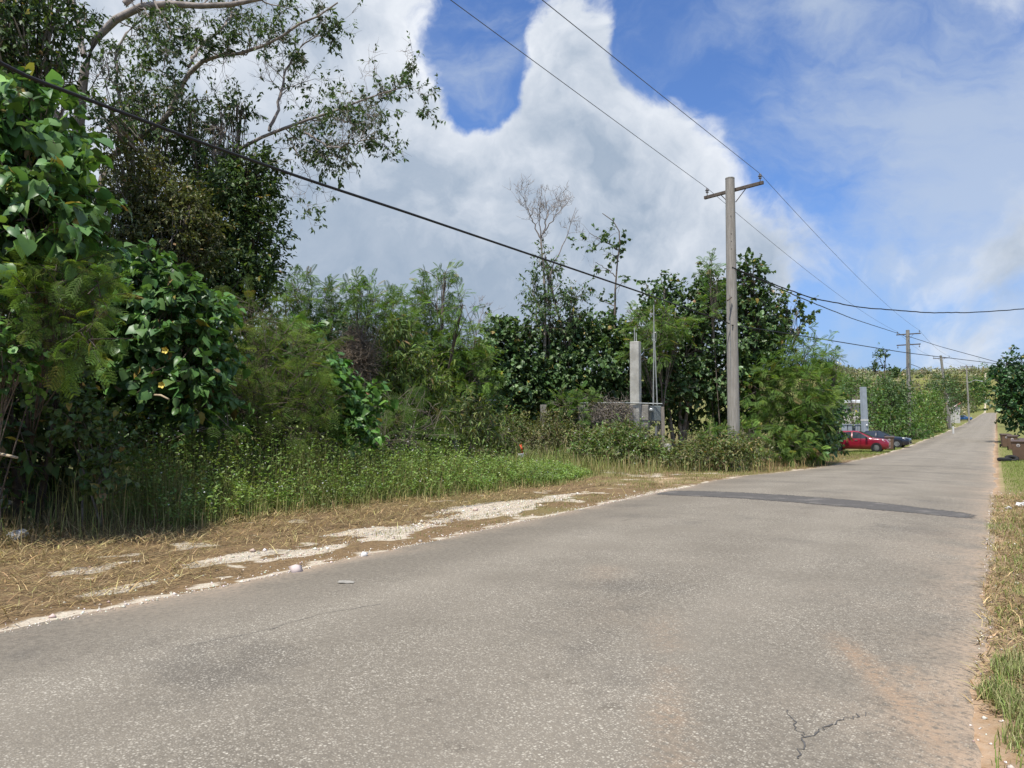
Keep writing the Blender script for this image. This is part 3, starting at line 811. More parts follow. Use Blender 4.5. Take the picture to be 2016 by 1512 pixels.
SP = 1.24
gB = onground(P(215, 900, 15.5 * SP))
skeleton_tree('spreading_tree', 'tall spreading tree with long crooked grey limbs, half bare, at the upper left', 'tree', gB, [
    ([gB, (185, 600, 15.4), (158, 330, 15.2), (150, 215, 15.0), (165, 110, 14.8), (198, 42, 14.7), (245, 8, 14.6), (300, -4, 14.5), (360, 10, 14.4), (430, 22, 14.3), (500, 8, 14.2), (575, -25, 14.2)], .21, .043),
    ([(165, 110, 14.8), (150, 30, 15), (128, -60, 15.2), (100, -160, 15.4)], .07, .03),
    ([(245, 8, 14.6), (330, -60, 14.8), (450, -110, 15), (560, -140, 15)], .07, .02),
    ([(185, 600, 15.4), (195, 330, 15.6), (250, 268, 15.6), (330, 252, 15.5), (352, 185, 15.4), (370, 132, 15.3), (395, 108, 15.2), (450, 112, 15.1), (512, 95, 15), (565, 60, 15), (620, 36, 15), (665, 5, 15)], .11, .018),
    ([(370, 132, 15.3), (400, 85, 15.6), (450, 48, 15.8), (458, 0, 16), (475, -50, 16)], .045, .015),
    ([gB, (290, 600, 15.8), (380, 430, 16), (450, 305, 15.6), (485, 274, 15.3), (530, 258, 15.1), (600, 245, 14.9), (660, 216, 14.7), (720, 192, 14.5), (775, 172, 14.4), (808, 168, 14.3)], .12, .012),
    ([(530, 258, 15.1), (550, 205, 15.2), (560, 145, 15.3), (585, 95, 15.5), (640, 60, 15.6)], .04, .012),
    ([(600, 262, 14.9), (650, 292, 14.7), (700, 285, 14.5), (742, 258, 14.4)], .03, .008),
    ([(560, 262, 15), (585, 300, 15), (600, 330, 15.1), (615, 362, 15.1)], .02, .006),
    ([(158, 330, 15.2), (95, 190, 14.8), (50, 110, 14.5), (-20, 50, 14.3), (-90, 10, 14.2)], .08, .03),
    ([(250, 268, 15.6), (240, 215, 16), (225, 150, 16.2), (232, 85, 16.3), (285, 32, 16.5), (330, 10, 16.5)], .05, .018),
    ([(300, -4, 14.5), (340, 60, 14.2), (325, 110, 14.1), (318, 150, 14)], .03, .01)],
    [10, 18, 18, 18, 15, 20, 16, 14, 10, 18, 15, 11], 7, 5, 1.1, .50, 6, .105, DARK, T_ellip, 'pale_bark', K=22, ds=SP, rmin=.0045)

plant('dense_tree', 'dense dark tree with small leaves, bulging against the sky under the spreading limbs', 'tree',
      [(470, 375, 62, 50, 16.5), (495, 450, 50, 60, 16.5), (430, 440, 70, 70, 17), (455, 555, 75, 70, 16.5), (375, 560, 70, 60, 17), (500, 330, 40, 30, 16.5), (505, 540, 30, 60, 16.3), (400, 330, 60, 45, 17.5)],
      'dia', .125, DARK, 1.5, (440, 16.8), 4, .10, 'dark_bark', clump=.9)
plant('olive_tree', 'olive brown thin-leaved tree with dead twigs, between big-leaved bush and dark tree', 'tree',
      [(300, 395, 75, 50, 14.8), (260, 335, 45, 35, 15), (360, 430, 65, 45, 14.8), (310, 480, 80, 55, 14.6), (250, 440, 40, 50, 14.5), (390, 500, 40, 40, 14.8)],
      'dia', .10, OLIVE, 1.35, (320, 14.9), 4, .06, 'pale_bark', clump=.8, branches=26)
plant('leafy_tree', 'dark leafy tree filling the top left corner of the sky', 'tree',
      [(55, 70, 70, 60, 14.5), (20, 150, 60, 55, 14.5), (110, 20, 45, 45, 15), (-40, 60, 80, 120, 14.5), (60, -40, 90, 60, 14.8), (95, 140, 35, 50, 15.2)],
      'ellip', .12, DARK, .95, (10, 15), 3, .10, 'pale_bark', clump=.9)
plant('small_leaf_tree', 'sparse dark tree with drooping leaves among the pale limbs above the cable', 'tree',
      [(250, 190, 40, 40, 16.8), (310, 200, 50, 35, 17), (380, 235, 60, 30, 17), (300, 280, 70, 35, 16.8), (430, 230, 35, 30, 16.8), (215, 240, 40, 50, 16.6), (470, 210, 30, 30, 17)],
      'ellip', .12, DARK, .6, (300, 17), 3, .07, 'pale_bark', clump=1.0, inner=.1, branches=22)

plant('broad_leaf_bush', 'tall bush with large glossy heart-shaped leaves climbing at the left edge', 'bush',
      [(75, 245, 62, 60, 10.6), (55, 345, 85, 60, 10.3), (70, 440, 95, 70, 10), (130, 420, 55, 60, 10.4), (20, 530, 70, 80, 10.2), (150, 500, 55, 55, 10.6), (-60, 420, 90, 160, 10.4), (-30, 280, 70, 70, 10.8)],
      'heart', .165, HEART, 2.3, (60, 12.2), 4, .05, 'dark_bark', clump=.5, inner=.5)
plant('broad_leaf_bush', 'wide bush with large heart leaves and two yellow flowers, left of the feathery shrub', 'bush',
      [(290, 560, 62, 45, 12.3), (345, 620, 75, 60, 12.1), (270, 650, 60, 70, 12.4), (370, 710, 60, 70, 12), (300, 740, 60, 60, 12.2), (395, 790, 45, 50, 12), (230, 590, 50, 55, 12.6), (330, 800, 60, 40, 12.4)],
      'heart', .15, [(.070, .155, .046), (.058, .125, .042), (.095, .19, .05), (.11, .21, .06)], 2.2, (310, 12.9), 5, .05, 'dark_bark', clump=.5, inner=.5)
plant('broad_leaf_vine', 'bright heart-leaved vine hanging at the right side of the feathery shrub', 'vine',
      [(618, 700, 28, 34, 14.6), (640, 745, 38, 40, 14.6), (655, 800, 34, 36, 14.5), (690, 830, 34, 30, 14.5), (600, 660, 26, 26, 14.8), (720, 790, 22, 24, 14.8), (700, 860, 28, 22, 14.3)],
      'heart', .14, [(.085, .185, .04), (.065, .15, .04), (.11, .22, .045)], 2.0, (660, 14.8), 3, .03, 'bark', clump=.5)
plant('climbing_vine', 'light green small-leaved creeper hanging low at the left edge', 'vine',
      [(15, 690, 36, 50, 9.4), (40, 740, 30, 35, 9.5), (-40, 720, 50, 60, 9.4), (15, 620, 30, 30, 9.6)],
      'heart', .085, [(.095, .19, .04), (.07, .14, .035)], 1.0, (0, 10.2), 2, .025, 'bark', clump=.6)
plant('scrambling_vine', 'dull green creeper over the hollow beside the flowering weeds', 'vine',
      [(170, 840, 55, 55, 11.2), (215, 900, 40, 45, 11), (120, 800, 45, 40, 11.4), (235, 850, 30, 50, 11.2), (205, 950, 28, 26, 10.9)],
      'heart', .075, [(.070, .125, .03), (.095, .135, .035), (.055, .095, .03)], .85, (190, 11.4), 3, .02, 'bark', clump=.6)

plant('feathery_shrub', 'bright yellow-green feathery shrub jutting out of the big leaves at the left', 'shrub',
      [(130, 545, 66, 22, 9.8), (60, 575, 32, 14, 9.6), (160, 590, 48, 26, 9.8), (90, 630, 58, 30, 9.8), (180, 655, 26, 26, 9.6), (120, 690, 46, 22, 9.8)],
      'frond', .22, LEUCN, 1.2, (60, 12.6), 1, .02, 'dark_bark', clump=.5, hang=.12, upb=.05)
plant('feathery_shrub', 'big feathery green shrub standing behind the weeds, with the heart-leaved vine', 'shrub',
      [(520, 640, 68, 44, 13.8), (560, 700, 72, 50, 13.5), (490, 720, 60, 50, 13.6), (540, 780, 85, 50, 13.4), (610, 800, 50, 45, 13.6), (470, 800, 42, 46, 13.6), (575, 850, 70, 34, 13.4), (490, 610, 36, 26, 14)],
      'frondm', .26, [(.14, .215, .042), (.11, .185, .04), (.18, .24, .046)], .78, (540, 14), 4, .03, 'dark_bark', clump=.5)
plant('feathery_seedling', 'low feathery seedling in the shade behind the white flowers', 'shrub',
      [(395, 845, 40, 18, 11.9), (440, 840, 30, 18, 12), (360, 860, 24, 14, 12)], 'frond', .26, LEUC, .7, (400, 12.1), 2, .015, 'bark')
plant('feathery_tree', 'feathery tree with thin upright tips beside the dense dark tree', 'tree',
      [(590, 580, 32, 30, 20.5), (620, 625, 46, 40, 20.5), (655, 595, 20, 26, 20.7), (570, 640, 34, 46, 20.3), (650, 660, 46, 40, 20.5), (610, 690, 60, 40, 20.3)],
      'frond2', 0.25, DARKH + LEUC, .62, (620, 20.5), 5, .06, 'bark', clump=1.0, upb=.5)
plant('feathery_tree', 'rounded feathery tree over the brown dead thicket', 'tree',
      [(735, 590, 40, 26, 21.5), (715, 625, 44, 36, 21.3), (770, 640, 44, 44, 21.5), (700, 575, 16, 16, 21.5), (750, 690, 55, 44, 21.3), (790, 690, 36, 40, 21.6)],
      'frond2', 0.25, LEUC, .66, (740, 21.5), 5, .06, 'bark', clump=1.0, upb=.4)
plant('feathery_tree', 'tallest feathery tree of the thicket, its wispy tip against grey cloud', 'tree',
      [(860, 590, 34, 30, 23.5), (845, 630, 42, 40, 23.5), (872, 542, 17, 14, 23.5), (905, 600, 20, 15, 23.3), (860, 690, 56, 46, 23.3), (840, 745, 60, 40, 23), (815, 650, 24, 30, 23.6)],
      'frond2', 0.27, LEUC, .68, (855, 23.5), 4, .07, 'bark', clump=.9, upb=.4)
plant('feathery_tree', 'yellowish feathery tree left of the dark round trees', 'tree',
      [(920, 690, 36, 34, 26.5), (905, 740, 46, 36, 26.2), (940, 730, 28, 40, 26.6), (900, 790, 44, 30, 26), (880, 700, 24, 40, 26.5)],
      'frond2', 0.28, LEUCY, .72, (915, 26.5), 4, .06, 'bark', clump=.8)
plant('lance_leaf_bush', 'bright bush with long drooping mango-like leaves beside the brown thicket', 'bush',
      [(765, 690, 38, 36, 18.7), (760, 735, 42, 34, 18.5), (825, 720, 34, 24, 18.5), (845, 750, 34, 26, 18.3), (800, 770, 45, 30, 18.2), (790, 660, 24, 20, 19)],
      'lance', .20, LANCE, 1.15, (790, 18.9), 4, .05, 'bark', clump=.7)
plant('feathery_shrub', 'small feathery shrub in front of the mango-like bush, above the weeds', 'shrub',
      [(790, 800, 50, 26, 16.8), (740, 830, 44, 30, 16.6), (850, 810, 34, 24, 17), (820, 850, 48, 28, 16.6), (765, 868, 50, 22, 16.2)],
      'frondm', .28, LEUC, .72, (790, 17.1), 4, .03, 'bark')
plant('lance_leaf_bush', 'low bush with light green lance leaves at the end of the broken fence', 'bush',
      [(905, 805, 34, 20, 20.5), (880, 840, 36, 30, 20), (935, 840, 34, 26, 20.5), (970, 855, 30, 24, 21)],
      'lance', .15, LANCE + SCRUB, .95, (910, 20.6), 3, .03, 'bark')

# ---- dark trees behind the fence
plant('round_tree', 'dark round-headed tree left of the half-dead tree, behind the fence', 'tree',
      [(1000, 668, 42, 34, 35), (965, 712, 36, 46, 35), (1035, 700, 48, 46, 35), (1000, 755, 56, 44, 34.5), (985, 648, 26, 22, 35.2), (1050, 770, 44, 40, 34.5)],
      'heart2', .15, DARKH, 1.8, (1000, 35), 3, .10, 'dark_bark', clump=.9)
plant('round_tree', 'dark round-headed tree between the half-dead tree and the concrete column', 'tree',
      [(1130, 668, 52, 38, 35.5), (1190, 662, 44, 34, 36), (1100, 710, 44, 44, 35.2), (1170, 720, 56, 48, 35), (1130, 770, 60, 40, 34.8), (1205, 770, 44, 44, 35), (1225, 690, 30, 44, 36)],
      'heart2', .15, DARKH, 1.8, (1150, 35.4), 3, .10, 'dark_bark', clump=.9)
plant('round_tree', 'dark tangled tree with bare limbs immediately left of the near utility pole', 'tree',
      [(1305, 580, 34, 26, 37), (1280, 640, 36, 44, 36.5), (1370, 610, 46, 46, 36.5), (1330, 660, 52, 44, 36.5), (1400, 570, 24, 38, 36.5), (1300, 720, 46, 46, 36), (1385, 690, 46, 50, 36), (1345, 760, 60, 46, 35.8), (1270, 770, 34, 44, 36)],
      'heart2', .15, DARKH, 1.3, (1340, 36.5), 4, .12, 'pale_bark', clump=1.0, branches=24)
plant('round_tree', 'dark tree with dense head directly behind the near utility pole', 'tree',
      [(1480, 538, 26, 24, 35.5), (1465, 585, 34, 34, 35.5), (1490, 610, 34, 40, 35.5), (1470, 670, 52, 50, 35.3), (1430, 740, 40, 60, 35.2), (1500, 690, 36, 40, 35.4)],
      'heart2', .16, DARKH, 1.5, (1465, 35.6), 3, .11, 'dark_bark', clump=.9)
plant('sparse_tree', 'thin leaning tree with loose leaf clusters against blue sky, past the near pole', 'tree',
      [(1560, 608, 28, 16, 36.5), (1585, 626, 16, 14, 36.5), (1535, 590, 16, 14, 36.6), (1530, 640, 26, 22, 36.4), (1560, 650, 20, 16, 36.5), (1505, 660, 24, 26, 36.2)],
      'heart2', .17, DARKH, .75, (1470, 36), 2, .07, 'bark', clump=1.0, inner=.15)
plant('feathery_tree', 'yellow-green feathery tree behind the meter mast', 'tree',
      [(1290, 640, 42, 36, 34.2), (1265, 690, 34, 34, 34), (1330, 650, 26, 26, 34.4)], 'frond2', 0.30, LEUCY, .6, (1290, 34.3), 3, .05, 'bark')
plant('feathery_tree', 'airy feathery sapling rising beside the near utility pole', 'tree',
      [(1400, 528, 14, 20, 35), (1412, 560, 16, 26, 35), (1408, 610, 22, 34, 35)], 'frond2', 0.27, LEUC, .5, (1410, 35), 2, .035, 'bark', upb=.6)
tb = onground(P(1074, 850, 34.5))
skeleton_tree('half_dead_tree', 'tall slender tree with a fan of bare twigs at its top', 'tree', tb, [
    ([tb, (1073, 700, 34.5), (1074, 600, 34.5), (1070, 530, 34.5), (1065, 470, 34.5)], .11, .04),
    ([(1065, 470, 34.5), (1052, 445, 34.5), (1042, 415, 34.3), (1030, 388, 34.2)], .035, .010),
    ([(1065, 470, 34.5), (1075, 440, 34.8), (1078, 410, 35), (1072, 385, 35)], .035, .010),
    ([(1070, 460, 34.5), (1090, 430, 34.2), (1105, 412, 34), (1118, 398, 34)], .03, .008),
    ([(1065, 470, 34.5), (1062, 440, 34.4), (1063, 410, 34.4), (1058, 385, 34.4)], .03, .008),
    ([(1074, 600, 34.5), (1085, 530, 34.2), (1105, 490, 34), (1120, 455, 34), (1130, 420, 34), (1134, 408, 34)], .04, .008)],
    [3, 9, 9, 8, 8, 5], 5, 3, .95, -1, 1, .1, DARKH, T_dia, 'pale_bark', up=.5, rmin=.0085)
plant('leafy_sapling', 'loose leafy tree wrapped round the trunk of the half-dead tree', 'tree',
      [(1050, 560, 20, 20, 34.6), (1085, 540, 22, 22, 34.6), (1060, 600, 30, 24, 34.6), (1100, 590, 34, 24, 34.4), (1135, 585, 22, 20, 34.4), (1075, 640, 40, 26, 34.4), (1140, 625, 20, 20, 34.6), (1070, 510, 12, 18, 34.6)],
      'ellip', .17, DARKH, .62, (1085, 34.7), 2, .05, 'bark', clump=1.0, inner=.1)
tb = onground(P(1212, 850, 36))
skeleton_tree('slim_tree', 'slim bare-stemmed tree with a small wind-bent top', 'tree', tb, [
    ([tb, (1210, 700, 36), (1209, 620, 36), (1212, 560, 36), (1217, 500, 36), (1222, 470, 36), (1231, 450, 36), (1222, 435, 36), (1205, 424, 36), (1186, 420, 36)], .09, .018),
    ([(1217, 492, 36), (1200, 480, 36), (1180, 470, 36), (1160, 458, 36)], .035, .012),
    ([(1211, 545, 36), (1195, 530, 36), (1172, 516, 36)], .025, .012)], [7, 9, 3], 4, 3, 1.0, .60, 5, .125, DARKH, T_heart2, 'bark', lm='gloss', K=18)
tb = onground(P(935, 850, 42))
skeleton_tree('bare_tree', 'pale leafless tree far back between the thicket and the dark trees', 'tree', tb, [
    ([tb, (938, 700, 42), (936, 660, 42), (925, 625, 42), (915, 600, 42)], .05, .015), ([(936, 660, 42), (945, 630, 42), (955, 600, 42)], .03, .01)],
    [8, 8], 5, 3, 1.0, -1, 1, .1, DARK, T_dia, 'pale_bark', up=.5, rmin=.008)

# dead brown thicket: a tangle of dry twigs
tb = onground(P(705, 850, 20.4)); root = empty('dry_thicket', tb); tag(root, 'brown dead thicket of dry twigs between the green bushes', 'thicket')
n = 1500; u = rand_unit(n); st = P(702, 710, 20.4) + u * np.array([.55, .55, 1.0]) * (.25 + .75 * rng.random((n, 1)))
pts = [st]; dd = unit(rand_unit(n) + np.array([0, 0, .3]))
for k in range(4): dd = unit(dd + rng.normal(0, .35, (n, 3)) + np.array([0, 0, -.08])); pts.append(pts[-1] + dd * .13)
v, f = tubes(np.stack(pts, 1), np.tile(np.array([.006, .0055, .005, .004, .003]), (n, 1)), 3)
mk('twigs', v - tb, [f], M['dry_twig'], root)
pl = [resample([tb + rng.normal(0, .15, 3) * np.array([1, 1, 0]), P(700 + 30 * rng.normal(), 780, 20.4), P(705 + 40 * rng.normal(), 640, 20.4)], 8) for _ in range(7)]
v, f = tubes(np.stack(pl), np.tile(np.linspace(.025, .008, 8), (7, 1)), 6); mk('stems', v - tb, [f], M['pale_bark'], root)
n = 900; pp = P(700, 715, 20.4) + rand_unit(n) * np.array([.5, .5, 1.0]) * rng.random((n, 1))**.4
v, f, c = inst(T_dia, pp, rand_unit(n) - np.array([0, 0, .6]), rand_unit(n), .06 + .04 * rng.random(n), colors(n, [(.20, .14, .09), (.26, .20, .13), (.15, .11, .08)])); mk('dead_leaves', v - tb, [f], M['straw'], root, c)

# dry vines strung along the fence
tb = onground(P(1200, 850, 32.0)); root = empty('dry_vine', tb); tag(root, 'grey-brown dead vines tangled over the chain link fence', 'vine')
n = 1100; t_ = rng.random(n); st = P(1160, 812, 32.35) * (1 - t_)[:, None] + P(1238, 812, 31.7) * t_[:, None] + rng.normal(0, 1, (n, 3)) * np.array([.05, .08, .26])
pts = [st]; dd = unit(rand_unit(n) * np.array([1, .4, 1]) + np.array([0, 0, -.4]))
for k in range(4): dd = unit(dd + rng.normal(0, .4, (n, 3)) * np.array([1, .4, 1])); pts.append(pts[-1] + dd * .10)
v, f = tubes(np.stack(pts, 1), np.tile(np.array([.006, .006, .005, .005, .004]), (n, 1)), 3); mk('stems', v - tb, [f], M['pale_bark'], root)
n = 700; t_ = rng.random(n); pp = P(1160, 812, 32.3) * (1 - t_)[:, None] + P(1238, 812, 31.65) * t_[:, None] + rng.normal(0, 1, (n, 3)) * np.array([.05, .08, .25])
v, f, c = inst(T_dia, pp, rand_unit(n) - np.array([0, 0, .6]), rand_unit(n), .06 + .04 * rng.random(n), colors(n, [(.26, .21, .15), (.33, .28, .21), (.20, .16, .11), (.12, .15, .05)])); mk('dead_leaves', v - tb, [f], M['straw'], root, c)

# ---- pole-side and fence-side scrub
plant('feathery_thicket', 'big yellow-green feathery thicket on the right of the near utility pole', 'shrub',
      [(1530, 715, 52, 40, 35), (1590, 700, 36, 34, 35.5), (1560, 770, 72, 48, 34.6), (1500, 780, 40, 54, 34.4), (1618, 752, 26, 40, 36), (1598, 820, 34, 40, 35.6), (1530, 840, 66, 40, 34), (1640, 705, 12, 18, 36.5), (1545, 885, 60, 16, 33.4), (1490, 870, 40, 24, 33), (1585, 888, 44, 14, 35)],
      'frond2', 0.33, LEUCY, .70, (1550, 35.2), 6, .06, 'bark', clump=.7)
plant('dark_shrub', 'dark shrub with pale glossy leaves at the end of the feathery thicket', 'shrub',
      [(1605, 840, 44, 36, 35.5), (1570, 862, 36, 24, 35), (1622, 850, 20, 30, 37), (1600, 800, 26, 22, 35.6), (1590, 885, 46, 14, 34.5), (1622, 880, 18, 14, 38)],
      'heart2', .15, [(.045, .10, .035), (.065, .125, .045)], 1.1, (1605, 36), 4, .04, 'bark')
plant('dark_shrub', 'dark leafy shrub hiding the tail of the red car', 'shrub',
      [(1636, 845, 15, 26, 52), (1632, 800, 20, 40, 53), (1645, 775, 15, 26, 54), (1626, 850, 18, 32, 51)], 'heart2', .2, [(.045, .10, .035), (.065, .125, .045)], 1.1, (1640, 53), 3, .05, 'bark')
plant('scrub_mound', 'mound of flowering scrub in front of the meter box and column', 'scrub',
      [(1225, 870, 58, 28, 30), (1170, 876, 50, 22, 30.5), (1285, 886, 36, 18, 29.6), (1230, 890, 80, 18, 29.2), (1150, 893, 40, 12, 29.4), (1235, 846, 22, 14, 30.6)],
      'dia', .115, SCRUB + [(.09, .18, .035), (.12, .20, .045)], 1.05, (1220, 30.4), 5, .02, 'bark', clump=.8, extra=lambda p, a, n_: [inst(T_flower, p[::60] + np.array([0, 0, .06]), a[::60], n_[::60], np.full(len(p[::60]), .045), np.full((len(p[::60]), 3), .7))])
plant('scrub_mound', 'dry greenish scrub around the stained concrete fence post', 'scrub',
      [(1065, 862, 48, 22, 31), (1020, 850, 36, 26, 31.5), (1110, 855, 34, 20, 31.4), (1085, 830, 24, 16, 32.4), (1130, 825, 22, 16, 32.6)],
      'dia', .10, SCRUB + [(.16, .13, .07)], .85, (1065, 31.6), 5, .02, 'bark', clump=.9)
plant('feathery_seedling', 'small feathery sapling poking over the chain link fence', 'shrub',
      [(1115, 795, 22, 14, 32.6), (1155, 785, 20, 14, 32.8), (1135, 815, 20, 16, 32.5)], 'frond2', 0.25, LEUC, .8, (1130, 32.8), 2, .03, 'bark')
plant('scrub_mound', 'tall weedy scrub beside the traffic cone', 'scrub',
      [(945, 868, 44, 26, 25), (985, 880, 28, 20, 25.5), (905, 868, 36, 28, 24), (960, 835, 24, 20, 26.5), (1000, 838, 26, 18, 29)],
      'dia', .105, SCRUB + [(.10, .18, .038)], 1.2, (945, 25.5), 5, .015, 'bark', clump=.9)
plant('scrub_mound', 'low mixed scrub around the foot of the near utility pole', 'scrub',
      [(1400, 884, 44, 18, 28.8), (1350, 890, 34, 15, 29), (1450, 884, 36, 16, 28.6), (1420, 890, 50, 12, 28.2), (1375, 866, 22, 14, 30), (1480, 885, 24, 14, 28.4), (1445, 888, 34, 20, 27.4), (1400, 900, 44, 12, 27.2), (1340, 902, 34, 10, 27.6)],
      'dia', .11, SCRUB + [(.12, .19, .045), (.2, .17, .08)], .95, (1410, 29.4), 5, .015, 'bark', clump=1.4, branches=20)
plant('feathery_seedling', 'feathery sapling in front of the base of the near pole', 'shrub',
      [(1412, 862, 16, 12, 28.6), (1398, 856, 16, 12, 28.8), (1476, 856, 16, 16, 29)], 'frond2', 0.24, LEUC, .8, (1425, 28.8), 2, .02, 'bark')

# ---- thicket behind everything on the left, closing the view under the crowns
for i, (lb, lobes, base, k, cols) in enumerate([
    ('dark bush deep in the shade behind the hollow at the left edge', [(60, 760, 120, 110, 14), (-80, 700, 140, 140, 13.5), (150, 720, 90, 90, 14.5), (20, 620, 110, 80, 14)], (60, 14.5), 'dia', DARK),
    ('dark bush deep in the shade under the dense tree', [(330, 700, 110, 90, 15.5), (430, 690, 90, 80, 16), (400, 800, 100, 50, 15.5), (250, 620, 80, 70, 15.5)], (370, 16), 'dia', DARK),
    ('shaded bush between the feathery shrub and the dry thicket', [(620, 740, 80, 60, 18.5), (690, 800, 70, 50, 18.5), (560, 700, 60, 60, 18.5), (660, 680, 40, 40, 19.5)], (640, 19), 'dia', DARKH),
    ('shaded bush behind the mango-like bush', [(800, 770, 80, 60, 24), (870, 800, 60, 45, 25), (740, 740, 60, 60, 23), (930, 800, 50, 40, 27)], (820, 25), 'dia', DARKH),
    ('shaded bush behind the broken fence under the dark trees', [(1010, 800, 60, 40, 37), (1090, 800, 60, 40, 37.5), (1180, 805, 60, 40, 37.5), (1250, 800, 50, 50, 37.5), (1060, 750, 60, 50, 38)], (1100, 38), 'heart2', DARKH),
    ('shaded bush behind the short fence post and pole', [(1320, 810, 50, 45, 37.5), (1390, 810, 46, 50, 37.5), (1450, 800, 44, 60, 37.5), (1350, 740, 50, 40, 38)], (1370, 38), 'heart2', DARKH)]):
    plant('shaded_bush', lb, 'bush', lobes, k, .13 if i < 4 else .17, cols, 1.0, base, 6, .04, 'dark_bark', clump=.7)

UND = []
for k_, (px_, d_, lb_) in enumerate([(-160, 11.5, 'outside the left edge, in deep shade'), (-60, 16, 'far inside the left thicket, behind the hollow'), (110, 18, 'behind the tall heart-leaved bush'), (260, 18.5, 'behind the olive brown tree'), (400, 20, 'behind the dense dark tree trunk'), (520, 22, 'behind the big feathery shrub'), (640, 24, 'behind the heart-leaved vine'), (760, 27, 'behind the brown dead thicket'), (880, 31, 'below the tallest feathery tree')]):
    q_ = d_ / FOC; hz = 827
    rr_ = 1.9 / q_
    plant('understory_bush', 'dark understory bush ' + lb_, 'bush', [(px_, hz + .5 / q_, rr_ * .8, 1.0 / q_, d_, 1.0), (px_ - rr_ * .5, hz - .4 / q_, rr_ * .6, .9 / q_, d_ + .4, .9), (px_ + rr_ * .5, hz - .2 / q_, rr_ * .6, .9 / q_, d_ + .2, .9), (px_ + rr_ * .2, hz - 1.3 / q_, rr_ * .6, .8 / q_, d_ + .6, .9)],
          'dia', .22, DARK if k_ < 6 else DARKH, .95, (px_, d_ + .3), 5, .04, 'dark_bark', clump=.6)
# ---- far roadside greenery
FAR = [
    ('garden_bush', 'green bush behind the grey gate, left of its tall column', [(1675, 826, 16, 20, 78), (1655, 762, 18, 18, 84), (1690, 762, 14, 14, 90), (1672, 765, 14, 14, 92)], 'dia', .28, GREEN),
    ('garden_bush', 'green bush between the grey column and the dark car', [(1725, 828, 22, 26, 74), (1745, 845, 26, 16, 72), (1720, 795, 18, 26, 78), (1765, 835, 20, 22, 73)], 'dia', .28, GREEN),
    ('garden_tree', 'dark tree in the garden below the airy small tree', [(1752, 790, 26, 30, 82), (1770, 770, 22, 24, 84), (1735, 770, 20, 20, 84), (1765, 815, 22, 24, 82)], 'dia', .28, DARKH),
    ('garden_bush', 'olive green bush around the foot of the second utility pole', [(1800, 795, 30, 26, 84), (1785, 830, 26, 26, 78), (1815, 825, 24, 26, 80), (1830, 790, 22, 22, 90)], 'dia', .28, LEUC),
    ('garden_bush', 'yellowish bush at the end of the green roadside row', [(1845, 815, 18, 24, 92), (1852, 840, 14, 14, 88), (1835, 840, 18, 18, 86), (1848, 790, 14, 18, 96), (1872, 812, 10, 24, 112)], 'dia', .28, LEUCY),
    ('broad_leaf_plant', 'bright light green leafy plant at the road edge behind the dark car', [(1790, 852, 22, 11, 70), (1812, 848, 18, 12, 72), (1775, 860, 12, 9, 69), (1830, 855, 14, 9, 76)], 'lance', .42, [(.10, .20, .045), (.075, .16, .04)]),
    ('roadside_tree', 'grey-green tree left of the third utility pole', [(1862, 775, 14, 26, 130), (1850, 758, 12, 14, 135), (1878, 785, 10, 16, 140)], 'dia', .4, DARKH),
    ('roadside_tree', 'brownish bushy tree beside the fourth utility pole', [(1884, 770, 14, 20, 215), (1875, 755, 12, 12, 220), (1892, 782, 10, 14, 225)], 'dia', .5, OLIVE),
    ('roadside_tree', 'dark green tree where the road disappears', [(1922, 770, 12, 22, 480), (1930, 790, 11, 14, 480), (1912, 788, 9, 14, 460), (1934, 762, 10, 16, 500)], 'dia', 1.2, GREEN),
    ('roadside_tree', 'pale green tree on the rise above the road end', [(1945, 752, 14, 20, 700), (1957, 775, 10, 18, 720), (1934, 745, 12, 14, 690), (1968, 760, 12, 20, 740)], 'dia', 1.8, LEUC),
    ('roadside_tree', 'green tree right of the road behind the big dark roadside tree', [(1992, 770, 13, 28, 150), (1996, 740, 12, 18, 150), (2010, 780, 20, 26, 140)], 'dia', .5, GREEN)]
for nm, lb, lobes, k, s, cols in FAR:
    if nm in ('garden_bush', 'broad_leaf_plant') and lobes[0][0] > 1770: lobes = [(a - (10 if lobes[0][0] > 1840 else 3), b_ + 6, c_ * 1.05, e_, d_ * (1.27 if nm == 'garden_bush' else 1.20), c_ * d_ / FOC * .7) for a, b_, c_, e_, d_ in lobes]
    plant(nm, lb, 'plant' if nm == 'broad_leaf_plant' else ('tree' if 'tree' in nm else 'bush'), lobes, k, s, cols, 1.1, None, 3, .08, 'bark', clump=.8)
plant('roadside_tree', 'big dark tree overhanging the bins at the right edge', 'tree',
      [(1985, 735, 22, 24, 74), (2005, 765, 36, 36, 73), (1990, 800, 24, 26, 72), (2025, 730, 34, 34, 74), (2030, 800, 40, 40, 73), (2010, 830, 22, 16, 72), (2060, 770, 40, 60, 75)],
      'heart2', .26, [(.035, .085, .028), (.05, .11, .034)], 1.2, (2046, 74), 2, .16, 'dark_bark', clump=.8)
tb = onground(P(1742, 860, 88))
skeleton_tree('airy_tree', 'small airy tree with open crooked branches against blue sky, left of the second pole', 'tree', tb, [
    ([tb, (1743, 790, 88), (1745, 750, 88), (1738, 722, 88), (1748, 705, 88), (1742, 692, 88)], .14, .04),
    ([(1745, 750, 88), (1728, 735, 88), (1718, 728, 88)], .06, .03), ([(1745, 750, 88), (1755, 735, 88), (1765, 732, 88)], .06, .03), ([(1738, 722, 88), (1732, 705, 88), (1735, 695, 88)], .05, .03)],
    [6, 8, 8, 8], 4, 3, 1.0, .60, 4, .26, DARKH, T_dia, 'bark')

